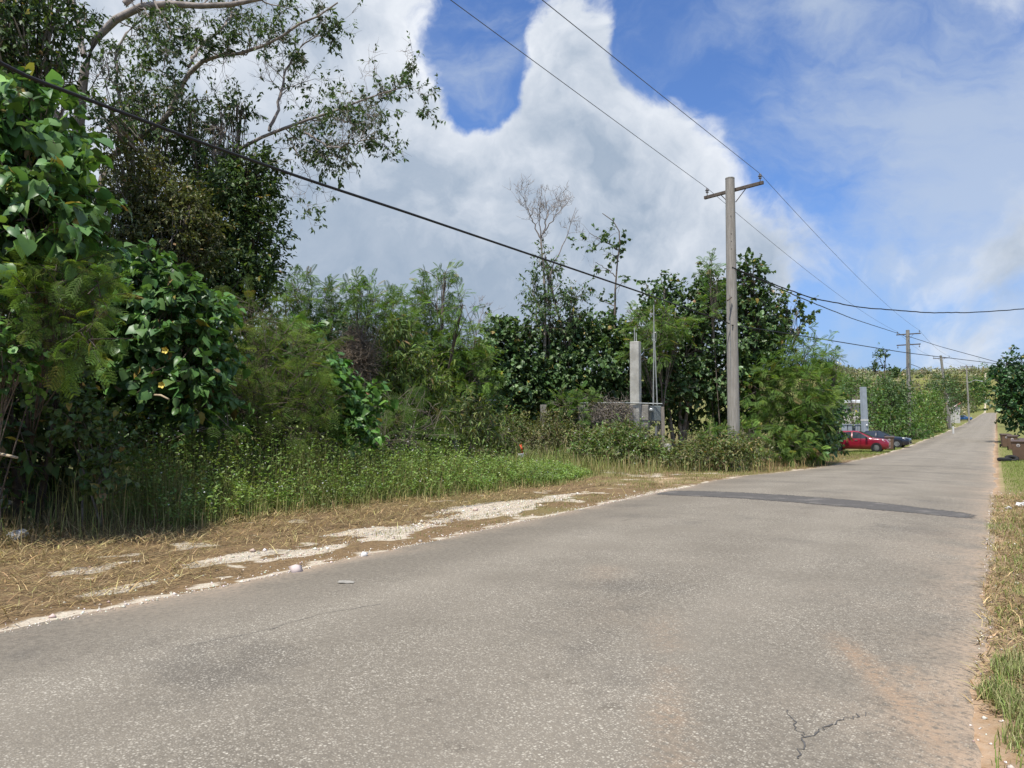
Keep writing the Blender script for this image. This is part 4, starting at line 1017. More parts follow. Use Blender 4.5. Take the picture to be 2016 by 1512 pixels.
# far wooded hillside: one mass
gs = []; n = 2300
ax_ = rng.uniform(.40, .64, n); dist = rng.uniform(170, 700, n)
ctr = np.stack([CAM[0] + dist * (FWD[0] + ax_ * RGT[0]), CAM[1] + dist * (FWD[1] + ax_ * RGT[1])], -1)
lat = np.abs(ctr[:, 0] - rbend(ctr[:, 1]) + 3); ctr = ctr[(lat > 9) | (ctr[:, 1] > 640)]; n = len(ctr)
zt = gz(ctr[:, 0], ctr[:, 1]); hh = rng.uniform(2.0, 5.5, n)
tcol = colors(n, [(.19, .22, .10), (.23, .24, .13), (.28, .26, .17), (.13, .17, .075), (.31, .28, .19)], .2)
per = 28; u = rand_unit(n * per).reshape(n, per, 3); rr = rng.random((n, per, 1))**.45
pos = np.concatenate([ctr, (zt + hh * .55)[:, None]], 1)[:, None] + u * rr * np.stack([hh * .55, hh * .55, hh * .5], -1)[:, None]
gs.append(inst(T_dia, pos.reshape(-1, 3), rand_unit(n * per), rand_unit(n * per) + np.array([0, 0, .8]), rng.uniform(1.0, 2.1, n * per), np.repeat(tcol, per, 0) * np.exp(rng.normal(0, .25, (n * per, 1)))))
v, f, c = cat_geo(gs); hw = mk('hillside_wood', v, [f], M['leaf'], None, c); tag(hw, 'pale scrubby wood covering the far hillside', 'wood', kind='stuff')
m_ = rng.choice(n, 420, replace=False); b0 = np.concatenate([ctr[m_], zt[m_, None]], 1)
e0 = b0 + np.stack([rng.normal(0, .5, 420), rng.normal(0, .5, 420), hh[m_] * rng.uniform(.8, 1.25, 420)], -1)
v, f = tubes(np.stack([b0, (b0 + e0) / 2 + rng.normal(0, .2, (420, 3)), e0], 1), np.tile(np.array([.14, .11, .07]), (420, 1)), 4)
tk = mk('hillside_trunks', v, [f], M['pale_bark'], hw); tk['kind'] = 'stuff'

# ================================================================== grass, weeds, straw, gravel
def xfront(y): return -10.2 + .62 * (fbm2(y, 0 * y, .45, 201, 3) - .5) * 2 + .28 * (fbm2(y, 0 * y, 2.4, 205, 2) - .5) * 2 - 2.6 * sstep(y, 20.5, 24) + .7 * np.exp(-((y - 16) / 2.5)**2)


def wheight(x, y): return (1.12 - .28 * sstep(y, 10.5, 14) - .52 * sstep(y, 14.6, 18.5) - .10 * sstep(y, 20, 24)) * (.72 + .55 * fbm2(x, y, .9, 211, 3)) * (.38 + .62 * sstep(xfront(y) - x + .5 * (fbm2(x, y, 2.2, 217, 2) - .5), 0, 1.0))


n = 8200
wy = rng.uniform(5.9, 29, n); wx = xfront(wy) - 4.6 * rng.random(n)**1.3 * (1 - .25 * sstep(wy, 18, 22)); ok = (wy - 6.3) > .9 * (-10.9 - wx)
lowleft = wy < 6.8; ok &= ~(lowleft & (wx > -10.7)); ok &= ~((wy > 23.5) & (wx > -12.6))
wx, wy = wx[ok], wy[ok]; n = len(wx); wh = wheight(wx, wy) * np.exp(rng.normal(0, .24, n)); wb = np.stack([wx, wy, gz(wx, wy)], -1)
gs = []
GRW = [(.175, .27, .062), (.14, .235, .055), (.215, .285, .08)]
gs.append(blades(wb, wh, rng.normal(.06, .10, n), rng.random(n) * 6.28, np.full(n, .008), colors(n, [(.13, .15, .05), (.16, .15, .06)]), .3))
K = 12; s = rng.uniform(.2, 1.0, (n, K)); az = rng.random((n, K)) * 6.28; out = np.stack([np.cos(az), np.sin(az), 0 * az], -1)
lp = wb[:, None] + np.array([0, 0, 1.]) * (wh[:, None] * s)[:, :, None] + out * (.05 * rng.random((n, K)))[:, :, None] + rng.normal(0, .02, (n, K, 3))
la = out + np.array([0, 0, .45]) + rng.normal(0, .35, (n, K, 3)); ln_ = np.array([0, 0, 1.]) + rng.normal(0, .35, (n, K, 3))
pc = colors(n, GRW, .16) * np.exp(.9 * (fbm2(wx, wy, .6, 231, 3) - .5))[:, None]
gs.append(inst(T_dia, lp.reshape(-1, 3), la.reshape(-1, 3), ln_.reshape(-1, 3), rng.uniform(.035, .092, n * K), np.repeat(pc, K, 0) * np.exp(rng.normal(0, .2, (n * K, 1)))))
fl = np.nonzero(rng.random(n) < .36 * (wy < 22))[0]; m_ = len(fl)
fp = wb[fl] + np.array([0, 0, 1.]) * (wh[fl] * rng.uniform(.95, 1.12, m_))[:, None] + rng.normal(0, .035, (m_, 3)) * np.array([1, 1, .3])
gs.append(inst(T_flower, fp, rand_unit(m_) * np.array([1, 1, .2]), np.array([0, 0, 1.]) + rng.normal(0, .35, (m_, 3)), np.full(m_, .022), np.full((m_, 3), .78)))
v, f, c = cat_geo(gs); tag(mk('flowering_weeds', v, [f], M['leaf'], None, c), 'band of knee-high green weeds with tiny white flowers along the verge', 'weeds', kind='stuff')

n = 30000
by = rng.uniform(5.6, 34, n); bx = xfront(by) + .22 - 3.8 * rng.random(n)**1.4; ok = ~((by < 7.0) & (rng.random(n) < .85)); bx, by = bx[ok], by[ok]; n = len(bx)
bh = wheight(bx, by) * rng.uniform(.3, 1.22, n)
v, f, c = blades(np.stack([bx, by, gz(bx, by)], -1), bh, np.abs(rng.normal(.40, .28, n)), rng.random(n) * 6.28, rng.uniform(.006, .013, n), colors(n, [(.19, .23, .065), (.25, .25, .10), (.33, .27, .13), (.14, .19, .05)]), .7)
tag(mk('tall_grass', v, [f], M['straw'], None, c), 'tall green and yellow grass growing among the weeds', 'grass', kind='stuff')

gs = []
for a_, b_, n, h0, h1, cl_ in ((1120, 1500, 2600, .25, .75, [(.20, .22, .07), (.30, .25, .12), (.38, .31, .17), (.14, .19, .05)]), (880, 1120, 1800, .3, .9, [(.18, .22, .06), (.28, .24, .11), (.14, .19, .05)]), (1480, 1660, 1500, .15, .5, [(.38, .28, .15), (.30, .21, .11), (.20, .21, .07)]), (1060, 1330, 600, .6, 1.15, [(.34, .29, .16), (.26, .23, .10)]), (960, 1230, 1500, .2, .6, [(.22, .25, .08), (.32, .28, .13), (.17, .22, .06)])):
    px_ = rng.uniform(a_, b_, n); py_ = np.interp(px_, [880, 1000, 1120, 1320, 1500, 1560, 1660], [934, 930, 920, 921, 921, 917, 901]) - (8 if h1 > 1 else 0) + rng.normal(0, 5, n)
    g_ = np.array([G(x_, y_) for x_, y_ in zip(px_, py_)]); cl2 = fbm2(g_[:, 0], g_[:, 1], 1.4, 291, 3); k_ = cl2 > .40; g_ = g_[k_]; m_ = len(g_)
    g_[:, 2] = gz(g_[:, 0], g_[:, 1])
    gs.append(blades(g_, rng.uniform(h0, h1, m_) * (.5 + cl2[k_]), np.abs(rng.normal(.35, .3, m_)), rng.random(m_) * 6.28, rng.uniform(.009, .02, m_), colors(m_, cl_, .25), .7))
v, f, c = cat_geo(gs); tag(mk('rough_grass', v, [f], M['straw'], None, c), 'rough dry and green grass clumps at the foot of the fence-side scrub', 'grass', kind='stuff')

# short grass: driveway, verge beyond, verges by the cars, right-hand lawn
def scatter(n, x0, x1, y0, y1, p=1.0): return rng.uniform(x0, x1, n), y0 + (y1 - y0) * rng.random(n)**p
sx, sy, sh, sc = [], [], [], []
def sg(n, x0, x1, y0, y1, h, cols, thr, sc_=1.0, seed=301, p=1.0):
    x, y = scatter(n, x0, x1, y0, y1, p); k = fbm2(x, y, sc_, seed, 4) > thr; x, y = x[k], y[k]
    sx.append(x); sy.append(y); sh.append(h * rng.uniform(.5, 1.3, len(x))); sc.append(colors(len(x), cols, .2))
STR0 = [(.36, .27, .14), (.27, .20, .10)]
GSH = [(.14, .18, .045), (.20, .21, .075), (.26, .22, .10)]; GLW = [(.13, .20, .035), (.16, .22, .045), (.20, .23, .065)]
sg(9000, -13.5, -6.75, 17, 31, .10, GSH, .44); sg(9000, -16, -9.5, 20.5, 30, .22, GSH + [(.28, .24, .11)], .42); sg(2600, -7.5, -6.65, 8, 18, .055, GSH, .52, 1.8); sg(2600, -9, -6.75, 5, 14, .05, [(.19, .18, .06), (.14, .17, .05)], .60, 2.2)
sg(7000, -9.5, -6.7, 30, 56, .13, GSH, .50); sg(6000, -9.0, -6.6, 54, 78, .10, GLW, .36); sg(5000, -11, -6.6, 76, 140, .16, GSH, .40)
sg(7000, .12, 1.8, 19.5, 50, .07, GLW, .22); sg(5000, .1, 6, 50, 100, .10, GLW, .25); sg(1500, .1, 1.2, 13, 20, .07, GSH, .50, 1.5); sg(6000, .10, 1.2, 4.5, 15, .06, GLW + GSH, .46, 1.7); sg(3500, 2.2, 9, 6, 50, .12, GLW, .25)
sg(8000, -.13, .75, 3, 17, .045, GSH + STR0, .43, 2.2, 401); sg(4000, -.06, .6, 4, 20, .08, GLW, .52, 2.6, 411)
# the coarse tuft creeping over the road edge, near right
for cx, cy, k, rd, hh_ in ((.05, 5.9, 500, .13, .10), (-.04, 5.35, 420, .10, .085), (.07, 5.1, 380, .11, .10), (.08, 4.65, 260, .10, .08), (.0, 13.6, 240, .2, .07), (.25, 7.0, 250, .12, .06), (.22, 8.6, 260, .14, .06), (.3, 10.4, 300, .2, .07)):
    a = rng.random(k) * 6.28; r = rd * np.sqrt(rng.random(k)); sx.append(cx + r * np.cos(a)); sy.append(cy + 2.0 * r * np.sin(a)); sh.append(hh_ * rng.uniform(.6, 1.5, k)); sc.append(colors(k, [(.17, .24, .06), (.24, .27, .10), (.36, .32, .17)], .2))
sx, sy, sh, sc = map(np.concatenate, (sx, sy, sh, sc)); n = len(sx)
zz = np.where((sx > edgeL(sy)) & (sx < edgeR(sy)), roadz(sx, sy), gz(sx, sy))
v, f, c = blades(np.stack([sx, sy, zz], -1), sh, np.abs(rng.normal(.55, .3, n)), rng.random(n) * 6.28, .004 + .00016 * np.hypot(sx, sy) * rng.uniform(.6, 1.4, n), sc, .6)
tag(mk('short_grass', v, [f], M['straw'], None, c), 'short mown grass and tufts on the verges and lawn', 'grass', kind='stuff')

# cut straw lying on the verge
STR = [(.36, .26, .125), (.26, .18, .085), (.46, .36, .19), (.17, .115, .06), (.28, .25, .10), (.12, .085, .05)]
n = 74000
x = -6.55 - 5.2 * rng.random(n)**.85; y = 2.0 + 16.5 * rng.random(n)**1.15
g = np.interp(fbm2(x, y, 1.6, 51, 5), [0, 1], [0, 1])
pm_ = np.zeros(n)
for px_, py_, a, b_ in pat: pm_ = np.maximum(pm_, np.exp(-(((x - px_) / b_)**2 + ((y - py_) / a)**2) * .8))
dens_ = sstep(-x, 6.5, 7.6) * (.35 + .65 * sstep(-x, 7.4, 9.2)) * (1 - sstep(pm_ * 1.15 + (g - .5) * 1.5, .30, .9) * .8); dens_ = np.where(y < 5.5, np.maximum(dens_, .75 * sstep(-x, 6.5, 7.0)), dens_) * (1 - .75 * sstep(y, 13, 17)) * sstep(fbm2(x, y, 2.3, 251, 3), .22, .48)
k = rng.random(n) < dens_; x, y = x[k], y[k]; n = len(x); pile = .03 + .10 * fbm2(x, y, 1.5, 261, 3) * sstep(-x, 8.0, 9.4)
v, f, c = blades(np.stack([x, y, gz(x, y) + .004 + pile * rng.random(n)], -1), rng.uniform(.05, .28, n), rng.normal(1.46, .17, n), rng.normal(1.0, 1.5, n), rng.uniform(.0042, .0085, n), colors(n, STR, .38), .06)
n2_ = 22000; x2 = np.concatenate([rng.uniform(-9.8, -6.8, n2_ // 2), -.16 + .95 * rng.random(n2_ // 2)]); y2 = np.concatenate([17 + 33 * rng.random(n2_ // 2), 5 + 15 * rng.random(n2_ // 2)])
kk = fbm2(x2, y2, 1.3, 271, 3) > .42; x2, y2 = x2[kk], y2[kk]; n2_ = len(x2)
g2 = blades(np.stack([x2, y2, gz(x2, y2) + .01], -1), rng.uniform(.05, .20, n2_), rng.normal(1.42, .2, n2_), rng.random(n2_) * 6.28, rng.uniform(.004, .011, n2_), colors(n2_, STR, .25), .1)
v, f, c = cat_geo([(v, f, c), g2]); tag(mk('cut_straw', v, [f], M['straw'], None, c), 'cut dry straw lying over the roadside verge', 'straw', kind='stuff')
# dry stalks leaning out of the hollow
n = 1300; x = rng.uniform(-12.6, -10.1, n); y = rng.uniform(3.4, 7.0, n)
v, f, c = blades(np.stack([x, y, gz(x, y)], -1), rng.uniform(.10, .75, n)**1.3, np.abs(rng.normal(.95, .45, n)), rng.random(n) * 6.28, rng.uniform(.004, .009, n), colors(n, [(.20, .15, .09), (.28, .22, .12), (.13, .16, .05)], .3), .4)
tag(mk('dry_stalks', v, [f], M['straw'], None, c), 'dry stalks and twigs in the shaded hollow at the left edge', 'stalks', kind='stuff')

# gravel
n = 38000; x = -6.3 - 3.2 * rng.random(n); y = 2.5 + 16 * rng.random(n)
pm_ = np.zeros(n)
for px_, py_, a, b_ in pat: pm_ = np.maximum(pm_, np.exp(-(((x - px_) / b_)**2 + ((y - py_) / a)**2) * .8))
dn = sstep(pm_ * 1.15 + (fbm2(x, y, 1.6, 51, 5) - .5) * 1.5, .3, .62) + .75 * np.exp(-np.maximum(edgeL(y) - x, 0) / .16)
k = rng.random(n) < dn; x, y = x[k], y[k]
xr = -.16 + .9 * rng.random(1500)**2.0; yr = 4 + 18 * rng.random(1500); kr = (rng.random(1500) < .5) | (np.abs(yr - 17) < 1.6)
x = np.concatenate([x, xr[kr]]); y = np.concatenate([y, yr[kr]]); n = len(x)
inr = (x > edgeL(y)) & (x < edgeR(y)); z = np.where(inr, roadz(x, y), gz(x, y)); szs = np.exp(rng.normal(-4.5, .45, n)); szs = np.where(rng.random(n) < .012, szs * 3.2, szs)
az = rng.random(n) * 6.28
v, f, c = inst(T_stone, np.stack([x, y, z + szs * .15], -1), np.stack([np.cos(az), np.sin(az), rng.normal(0, .2, n)], -1), np.array([0, 0, 1.]) + rng.normal(0, .25, (n, 3)), szs * 1.3, colors(n, [(.62, .57, .48), (.52, .45, .36), (.70, .67, .60), (.42, .33, .25)], .15))
tag(mk('gravel', v, [f], M['pebble'], None, c), 'crushed pale limestone gravel along the road edges', 'gravel', kind='stuff')
#@@OBJ@@
# ================================================================== utility poles
def utility_pole(name, label, foot, top, r0, r1, arm_z, arms, axis_, group, ins=True, lower=None, lamp=False):
    """foot/top world points; arms: crossarm length; axis_: arm direction"""
    foot = np.asarray(foot, float); top = np.asarray(top, float); root = empty(name, foot); tag(root, label, 'utility pole', group)
    up = unit(top - foot); H = np.linalg.norm(top - foot); ax = unit(np.asarray(axis_, float))
    q = MB(); pts = [up * t for t in np.linspace(-.15, H, 12)]
    q.tube(pts, list(np.linspace(r0, r1, 12)), 18); q.build('shaft', M['pole'], root, smooth=True).data.set_sharp_from_angle(angle=R(40))
    q = MB(); q.lathe(tuple(up * H), [(r1 * 1.03, -.03), (r1 * 1.0, .01), (r1 * .55, .03)], 18); q.build('pole_cap', M['concrete_dark'], root)
    rz = math.atan2(ax[1], ax[0]); ry = -math.asin(max(-1, min(1, ax[2])))
    fr = np.cross(ax, up)
    for za, La in ([(arm_z, arms)] + ([lower] if lower else [])):
        c = up * (za / up[2]) - fr * (r1 + .05)
        q = MB(); q.box(c, (La, .10, .12), rz, 1.0, ry); arm = q.build('crossarm', M['arm_wood'], root, bevel=.006)
        if ins:
            for s in (-1, 1):
                e = c + ax * s * (La / 2 - .12)
                q = MB(); sg_ = 1 if za == arm_z else -1
                q.lathe(tuple(e), [(.014, 0), (.014, .16 * sg_), (.05, .17 * sg_), (.062, .20 * sg_), (.03, .215 * sg_), (.03, .235 * sg_), (.075, .25 * sg_), (.08, .275 * sg_), (.035, .29 * sg_), (.05, .31 * sg_), (.045, .345 * sg_), (.015, .36 * sg_)], 12)
                q.build('insulator', M['insul'], root, smooth=True)
        if za == arm_z:
            for s in (-1, 1):
                q = MB(); q.tube([c + ax * s * .52 - fr * .02 + np.array([0, 0, -.05]), up * ((za - .48) / up[2]) - fr * (r1 + .01) + ax * s * r1 * .7], .016, 6); q.build('brace', M['arm_wood'], root)
    for zb in (arm_z, arm_z - .42):
        q = MB(); p0 = up * (zb / up[2]) - fr * r1; q.tube([p0, p0 - fr * (.035 + (.1 if zb == arm_z else 0))], .028, 6); q.build('bolt', M['steel'], root)
    return root, foot, up, H, ax, fr


ARM = np.array([.985, -.17, .0])
f1 = onground(np.array([-8.46, 28.9, 0])); t1 = P(1437, 351, 29.0)
f1[:2] = P(1445, 880, 29.0)[:2]; f1 = onground(f1)
p1, F1, U1, H1, A1, R1 = utility_pole('utility_pole', 'tall grey utility pole nearest the camera, beside the feathery thicket', f1, t1, .24, .17, (t1 - f1)[2] - .42, 2.45, np.array([.96, -.22, .028]), 'utility poles along the road')
f2 = onground(P(1790, 850, 88)); t2 = P(1787, 650, 87.5)
p2, F2, U2, H2, A2, R2 = utility_pole('utility_pole', 'second utility pole with two crossarms, rising from roadside bushes', f2, t2, .25, .19, (t2 - f2)[2] - .45, 2.55, ARM, 'utility poles along the road', lower=((t2 - f2)[2] - 1.65, 2.5))
f3 = onground(P(1870, 812, 138)); t3 = P(1852, 700, 137)
p3, F3, U3, H3, A3, R3 = utility_pole('utility_pole', 'third utility pole, leaning to the left', f3, t3, .28, .20, (t3 - f3)[2] - .5, 2.7, ARM, 'utility poles along the road')
f4 = onground(P(1908, 822, 185)); t4 = P(1902.5, 719, 185)
p4, F4, U4, H4, A4, R4 = utility_pole('utility_pole', 'farthest utility pole, with two crossarms and a street lamp arm', f4, t4, .22, .16, (t4 - f4)[2] - .3, 2.8, ARM, 'utility poles along the road', lower=((t4 - f4)[2] - 1.25, 2.7))
q = MB(); a_ = P(1906, 754, 184.8) - F4; b_ = P(1920, 748, 184) - F4; c__ = P(1933, 750.5, 183) - F4
q.tube([a_, b_, c__], .06, 8); q.build('lamp_arm', M['steel'], p4)
q = MB(); q.lathe(tuple(c__), [(.05, .08), (.25, .05), (.32, -.05), (.10, -.16)], 12); q.build('lamp_head', M['steel'], p4)
q = MB(); q.box(P(1791.5, 706, 87.2) - F2, (.16, .16, 2.2), .2); q.build('conduit', M['box_grey'], p2)
q = MB(); q.tube([P(1440, 585, 28.7) - F1, P(1432, 592, 28.6) - F1], .03, 6); q.build('step_bolt', M['arm_wood'], p1)
for yy in (425, 460, 475, 490):
    q = MB(); pp = P(1437.5 + (yy - 350) * .016, yy, 28.83) - F1; q.tube([pp, pp - FWD * .03], .015, 6); q.build('bolt', M['arm_wood'], p1)
q = MB(); q.tube([P(1433 + .016 * (y_ - 350) * 1.0, y_, 28.8) - F1 for y_ in (580, 640, 700, 760, 860)], .012, 6); q.build('ground_wire', M['steel'], p1)


# ================================================================== wires
def wire(name, label, pts, r, m_='cable', sag=0.0, group=None, n=40, wob=0.0):
    """a hanging wire through two end points (parabolic sag) or a list of points"""
    pts = [np.asarray(p, float) for p in pts]
    if len(pts) == 2:
        t_ = np.linspace(0, 1, n)[:, None]; pl = pts[0] * (1 - t_) + pts[1] * t_; pl[:, 2] -= sag * 4 * (t_ * (1 - t_))[:, 0]
    else: pl = resample(pts, n)
    if wob: pl[1:-1] += rng.normal(0, wob, (n - 2, 3))
    v, f = tubes(pl[None], np.full((1, n), r), 6); b_ = pl[0].copy()
    o = mk(name, v - b_, [f], M[m_], smooth=True); o.location = b_; tag(o, label, 'cable', group); return o


def insp(Fp, Up, za, ax, fr, L, s, r1): return Fp + Up * (za / Up[2]) - fr * (r1 + .05) + ax * s * (L / 2 - .12) + np.array([0, 0, .36])


z1 = (t1 - f1)[2] - .42; z2 = (t2 - f2)[2] - .45; z3 = (t3 - f3)[2] - .5; z4 = (t4 - f4)[2] - .3
iL = insp(F1, U1, z1, A1, R1, 2.45, -1, .17); iR = insp(F1, U1, z1, A1, R1, 2.45, 1, .17)
jL = insp(F2, U2, z2, A2, R2, 2.55, -1, .19); jR = insp(F2, U2, z2, A2, R2, 2.55, 1, .19)
kL = insp(F3, U3, z3, A3, R3, 2.7, -1, .2); kR = insp(F3, U3, z3, A3, R3, 2.7, 1, .2)
lL = insp(F4, U4, z4, A4, R4, 2.8, -1, .16); lR = insp(F4, U4, z4, A4, R4, 2.8, 1, .16)
def back(i, px, py):  # continue the span towards the camera side, through the place where it leaves the picture
    X = i[0]; v_ = pdir(px, py); s_ = X / v_[0]; q_ = CAM + v_ * s_; d_ = q_ - i; e = i + d_ * ((-34 - i[1]) / d_[1]); return e
WG = 'overhead conductors between the poles'
wire('power_line', 'thin conductor leaving the picture top, to the left insulator of the near pole', [iL, back(iL, 897, 0)], .009, 'wire', .10, WG)
wire('power_line', 'thin conductor leaving the picture top, to the right insulator of the near pole', [iR, back(iR, 1077, 0)], .009, 'wire', .10, WG)
wire('power_line', 'thin conductor from the left insulator of the near pole to the second pole', [iL, jL], .009, 'wire', .55, WG)
wire('power_line', 'thin conductor from the right insulator of the near pole to the second pole', [iR, jR], .009, 'wire', .55, WG)
wire('power_line', 'faint conductor on the left between second and third poles', [jL, kL], .012, 'wire', .5, WG)
wire('power_line', 'faint conductor on the right between second and third poles', [jR, kR], .012, 'wire', .5, WG)
wire('power_line', 'faint conductor on the left between third and farthest poles', [kL, lL], .012, 'wire', .5, WG)
wire('power_line', 'faint conductor on the right between third and farthest poles', [kR, lR], .012, 'wire', .5, WG)
# thick telephone cable in front of the trees
cab = []
for px, py in ((-420, -215), (0, 131), (200, 206), (400, 282), (600, 352), (800, 418), (1000, 486), (1150, 537), (1275, 580)):
    X = -8.25; v_ = pdir(px, py); cab.append(CAM + v_ * (X / v_[0]))
cab.append(P(1360, 610, 28.0)); cab.append(P(1436, 637, 28.72))
wire('telephone_cable', 'thick black cable sweeping down from the upper left to the near pole', cab, .021, 'cable', n=120)
wire('telephone_cable', 'black cable from the near pole low across to the right-hand trees', [P(1441, 640, 28.72), P(1560, 658, 33), P(1780, 694, 47), P(1962, 716, 66), P(2060, 722, 76)], .022, 'cable', n=60)
wire('service_cable', 'twisted black service cable sagging across the road to the right edge', [P(1441, 526, 28.8), P(1505, 553, 29), P(1600, 588, 29.5), P(1700, 606, 30), P(1830, 616, 31), P(1920, 615, 32), P(2016, 608, 33), P(2260, 570, 35)], .022, 'cable', n=90, wob=.006)
wire('service_cable', 'black twisted cable from the near pole to under the second pole crossarm', [P(1441, 527, 28.8), P(1505, 555, 30.5), P(1580, 588, 36), P(1680, 628, 52), P(1770, 657, 80), P(1787, 664, 87.2)], .024, 'cable', n=80, wob=.004)
wire('service_cable', 'black cable from the second pole down to the big right-hand tree', [P(1788, 662, 87.2), P(1850, 682, 86), P(1960, 712, 80), P(2050, 730, 76)], .03, 'cable', n=40)
wire('service_cable', 'slack thin cable dropping behind the feathery thicket from the near pole', [P(1441, 530, 28.9), P(1495, 590, 30), P(1600, 693, 40), P(1660, 725, 60), P(1715, 741, 80)], .018, 'cable', n=40)
wire('service_cable', 'short cable slanting down right of the second pole', [P(1789, 716, 87.3), P(1800, 719, 90), P(1858, 746, 120)], .03, 'cable', n=20)
wire('service_cable', 'short cable slanting down left of the second pole into the airy tree', [P(1786, 722, 87.3), P(1768, 737, 92), P(1750, 752, 100)], .025, 'cable', n=20)
wire('yellow_cable', 'pale yellow cable strung across in front of the far hillside', [P(1672, 757, 100), P(1740, 752, 105), P(1800, 745.5, 118), P(1850, 748, 140), P(1905, 752, 184)], .045, 'ycable', n=50)

# ================================================================== concrete column, meter, fence
fb = onground(P(1252, 860, 32.2)); tp = P(1251, 673, 31.6)
root = empty('concrete_column', fb); tag(root, 'tall pale concrete column leaning beside the meter box', 'column')
ang = R(5); q = MB(); H = (tp - fb)[2]; dxy = (tp - fb)[:2]
def prism(q, c0, c1, a, b, rz, a2=None, b2=None):
    V_ = []
    for c, aa, bb in ((c0, a, b), (c1, a2 or a, b2 or b)):
        for sx_, sy_ in ((-1, -1), (1, -1), (1, 1), (-1, 1)):
            x_, y_ = sx_ * aa / 2, sy_ * bb / 2; V_.append((c[0] + x_ * math.cos(rz) - y_ * math.sin(rz), c[1] + x_ * math.sin(rz) + y_ * math.cos(rz), c[2]))
    q.add(V_, [(3, 2, 1, 0), (4, 5, 6, 7), (0, 1, 5, 4), (1, 2, 6, 5), (2, 3, 7, 6), (3, 0, 4, 7)])
prism(q, (0, 0, -.2), (dxy[0], dxy[1], H), .40, .36, ang, .38, .34); q.build('shaft', M['concrete'], root, bevel=.02)
for k, o_ in enumerate((-.03, .045)):
    q = MB(); b_ = np.array([dxy[0] + o_ * math.cos(ang), dxy[1] + o_ * math.sin(ang), H]); q.tube([b_, b_ + np.array([-.01, 0, .58 - .2 * k])], .022, 8); q.build('conduit_pipe', M['pipe'], root)
fb = onground(P(1270, 860, 31.9)); q = MB(); Hs = P(1268, 797, 31.9)[2] - fb[2]
prism(q, (0, 0, -.1), (0, 0, Hs), .34, .30, ang + .1); o_ = q.build('concrete_stub', M['concrete_dark'], None, bevel=.02); o_.location = fb
tag(o_, 'short stained concrete stub between the tall column and meter box', 'column')
# meter box and its mast
fb = onground(P(1292, 860, 31.5)); root = empty('meter_box', fb); tag(root, 'grey electric meter box with thin twin conduit mast', 'meter box')
bc = P(1291, 814, 31.5) - fb; q = MB(); q.box(bc, (.42, .2, .62), YAW + .15); q.build('box_body', M['box_grey'], root, bevel=.02)
q = MB(); q.box(bc - FH * .108, (.36, .02, .54), YAW + .15); q.build('cover', M['box_grey'], root, bevel=.006)
mt = P(1281.5, 807, 31.35) - fb; q = MB(); V_ = unit(-FH); q.tube([mt + V_ * .0, mt + V_ * .07], [.085, .085], 14); q.tube([mt + V_ * .07, mt + V_ * .12, mt + V_ * .14], [.075, .07, .04], 14); q.build('meter', M['meter_glass'], root, smooth=False)
q = MB(); q.tube([np.array([bc[0], bc[1], -.1]), bc - np.array([0, 0, .30])], .035, 8); q.build('post', M['pipe'], root)
top_ = P(1287.5, 655, 31.5) - fb
for px in (1286, 1294):
    q = MB(); q.tube([P(px, 798, 31.5) - fb, P(1288.5 + (px - 1290) * .35, 700, 31.5) - fb, top_ + np.array([.0 + (px - 1290) * .004, 0, 0])], .026, 8); q.build('conduit', M['pipe'], root)
q = MB(); q.tube([top_ + np.array([0, 0, -.2]), P(1287, 600, 31.5) - fb], .024, 8); q.build('mast', M['pipe'], root)
for k in range(4):
    q = MB(); q.tube([top_ + np.array([.02 * (k - 1.5), 0, .12 - .04 * k]), top_ + np.array([.09 * (1 if k % 2 else -1), .02, .0]), top_ + np.array([.08 * (1 if k % 2 else -1), 0, -.25 - .05 * k]), top_ + np.array([.01, 0, -.33])], .011, 6); q.build('wire_loop', M['steel'], root)
wire('service_cable', 'thin cable from the concrete column across behind the meter mast', [P(1264, 690, 31.7), P(1290, 684, 32.5), P(1318, 672, 34.5)], .012, 'wire', n=12)
# wooden post and white block
fb = onground(P(1307, 865, 30.6)); q = MB(); prism(q, (0, 0, -.1), (-.05, 0, P(1303, 801, 30.6)[2] - fb[2]), .13, .11, YAW + .1, .12, .10); o_ = q.build('wooden_post', M['wood_post'], None, bevel=.008); o_.location = fb
tag(o_, 'weathered wooden post at the right end of the chain link fence', 'post')
fb = onground(P(1315, 890, 30.0)); q = MB(); q.box((0, 0, .45), (.24, .18, .95), YAW + .3, .9); o_ = q.build('concrete_block', M['white'], None, bevel=.015); o_.location = fb
tag(o_, 'small whitish concrete block by the foot of the wooden post', 'block')
# chain link fence
a_, b_ = P(1140, 793.5, 32.6), P(1304, 795, 31.2); fb = onground(a_)
root = empty('chain_link_fence', fb); tag(root, 'sagging chain link fence with steel top rail before the concrete column', 'fence')
q = MB(); q.tube([a_ - fb, (a_ * .5 + b_ * .5) - fb + np.array([0, 0, .03]), b_ - fb], .024, 8); q.build('top_rail', M['pipe'], root)
a2, b2 = P(1085, 806, 33.0), P(1240, 806, 31.9); q = MB(); q.tube([a2 - fb, b2 - fb], .016, 8); q.build('middle_rail', M['pipe'], root)
for px, d_, m_, w_ in ((1146, 32.5, 'concrete_dark', .26), (1072, 33.1, 'concrete_dark', .26), (1243, 31.75, 'concrete_dark', .14)):
    g0 = onground(P(px, 860, d_)); q = MB(); prism(q, tuple(g0 - fb + np.array([0, 0, -.1])), tuple(P(px - (1 if px > 1100 else 2), 797, d_) - fb), w_, w_ * .8, YAW + .15); q.build('fence_post', M[m_], root, bevel=.015)
L_ = np.linalg.norm((b_ - a2)[:2]); hF = 1.35; e_ = (b_ - a2) / L_; st_ = .062; V_ = []; F_ = []
nw = int((L_ + hF) / st_)
pl = []
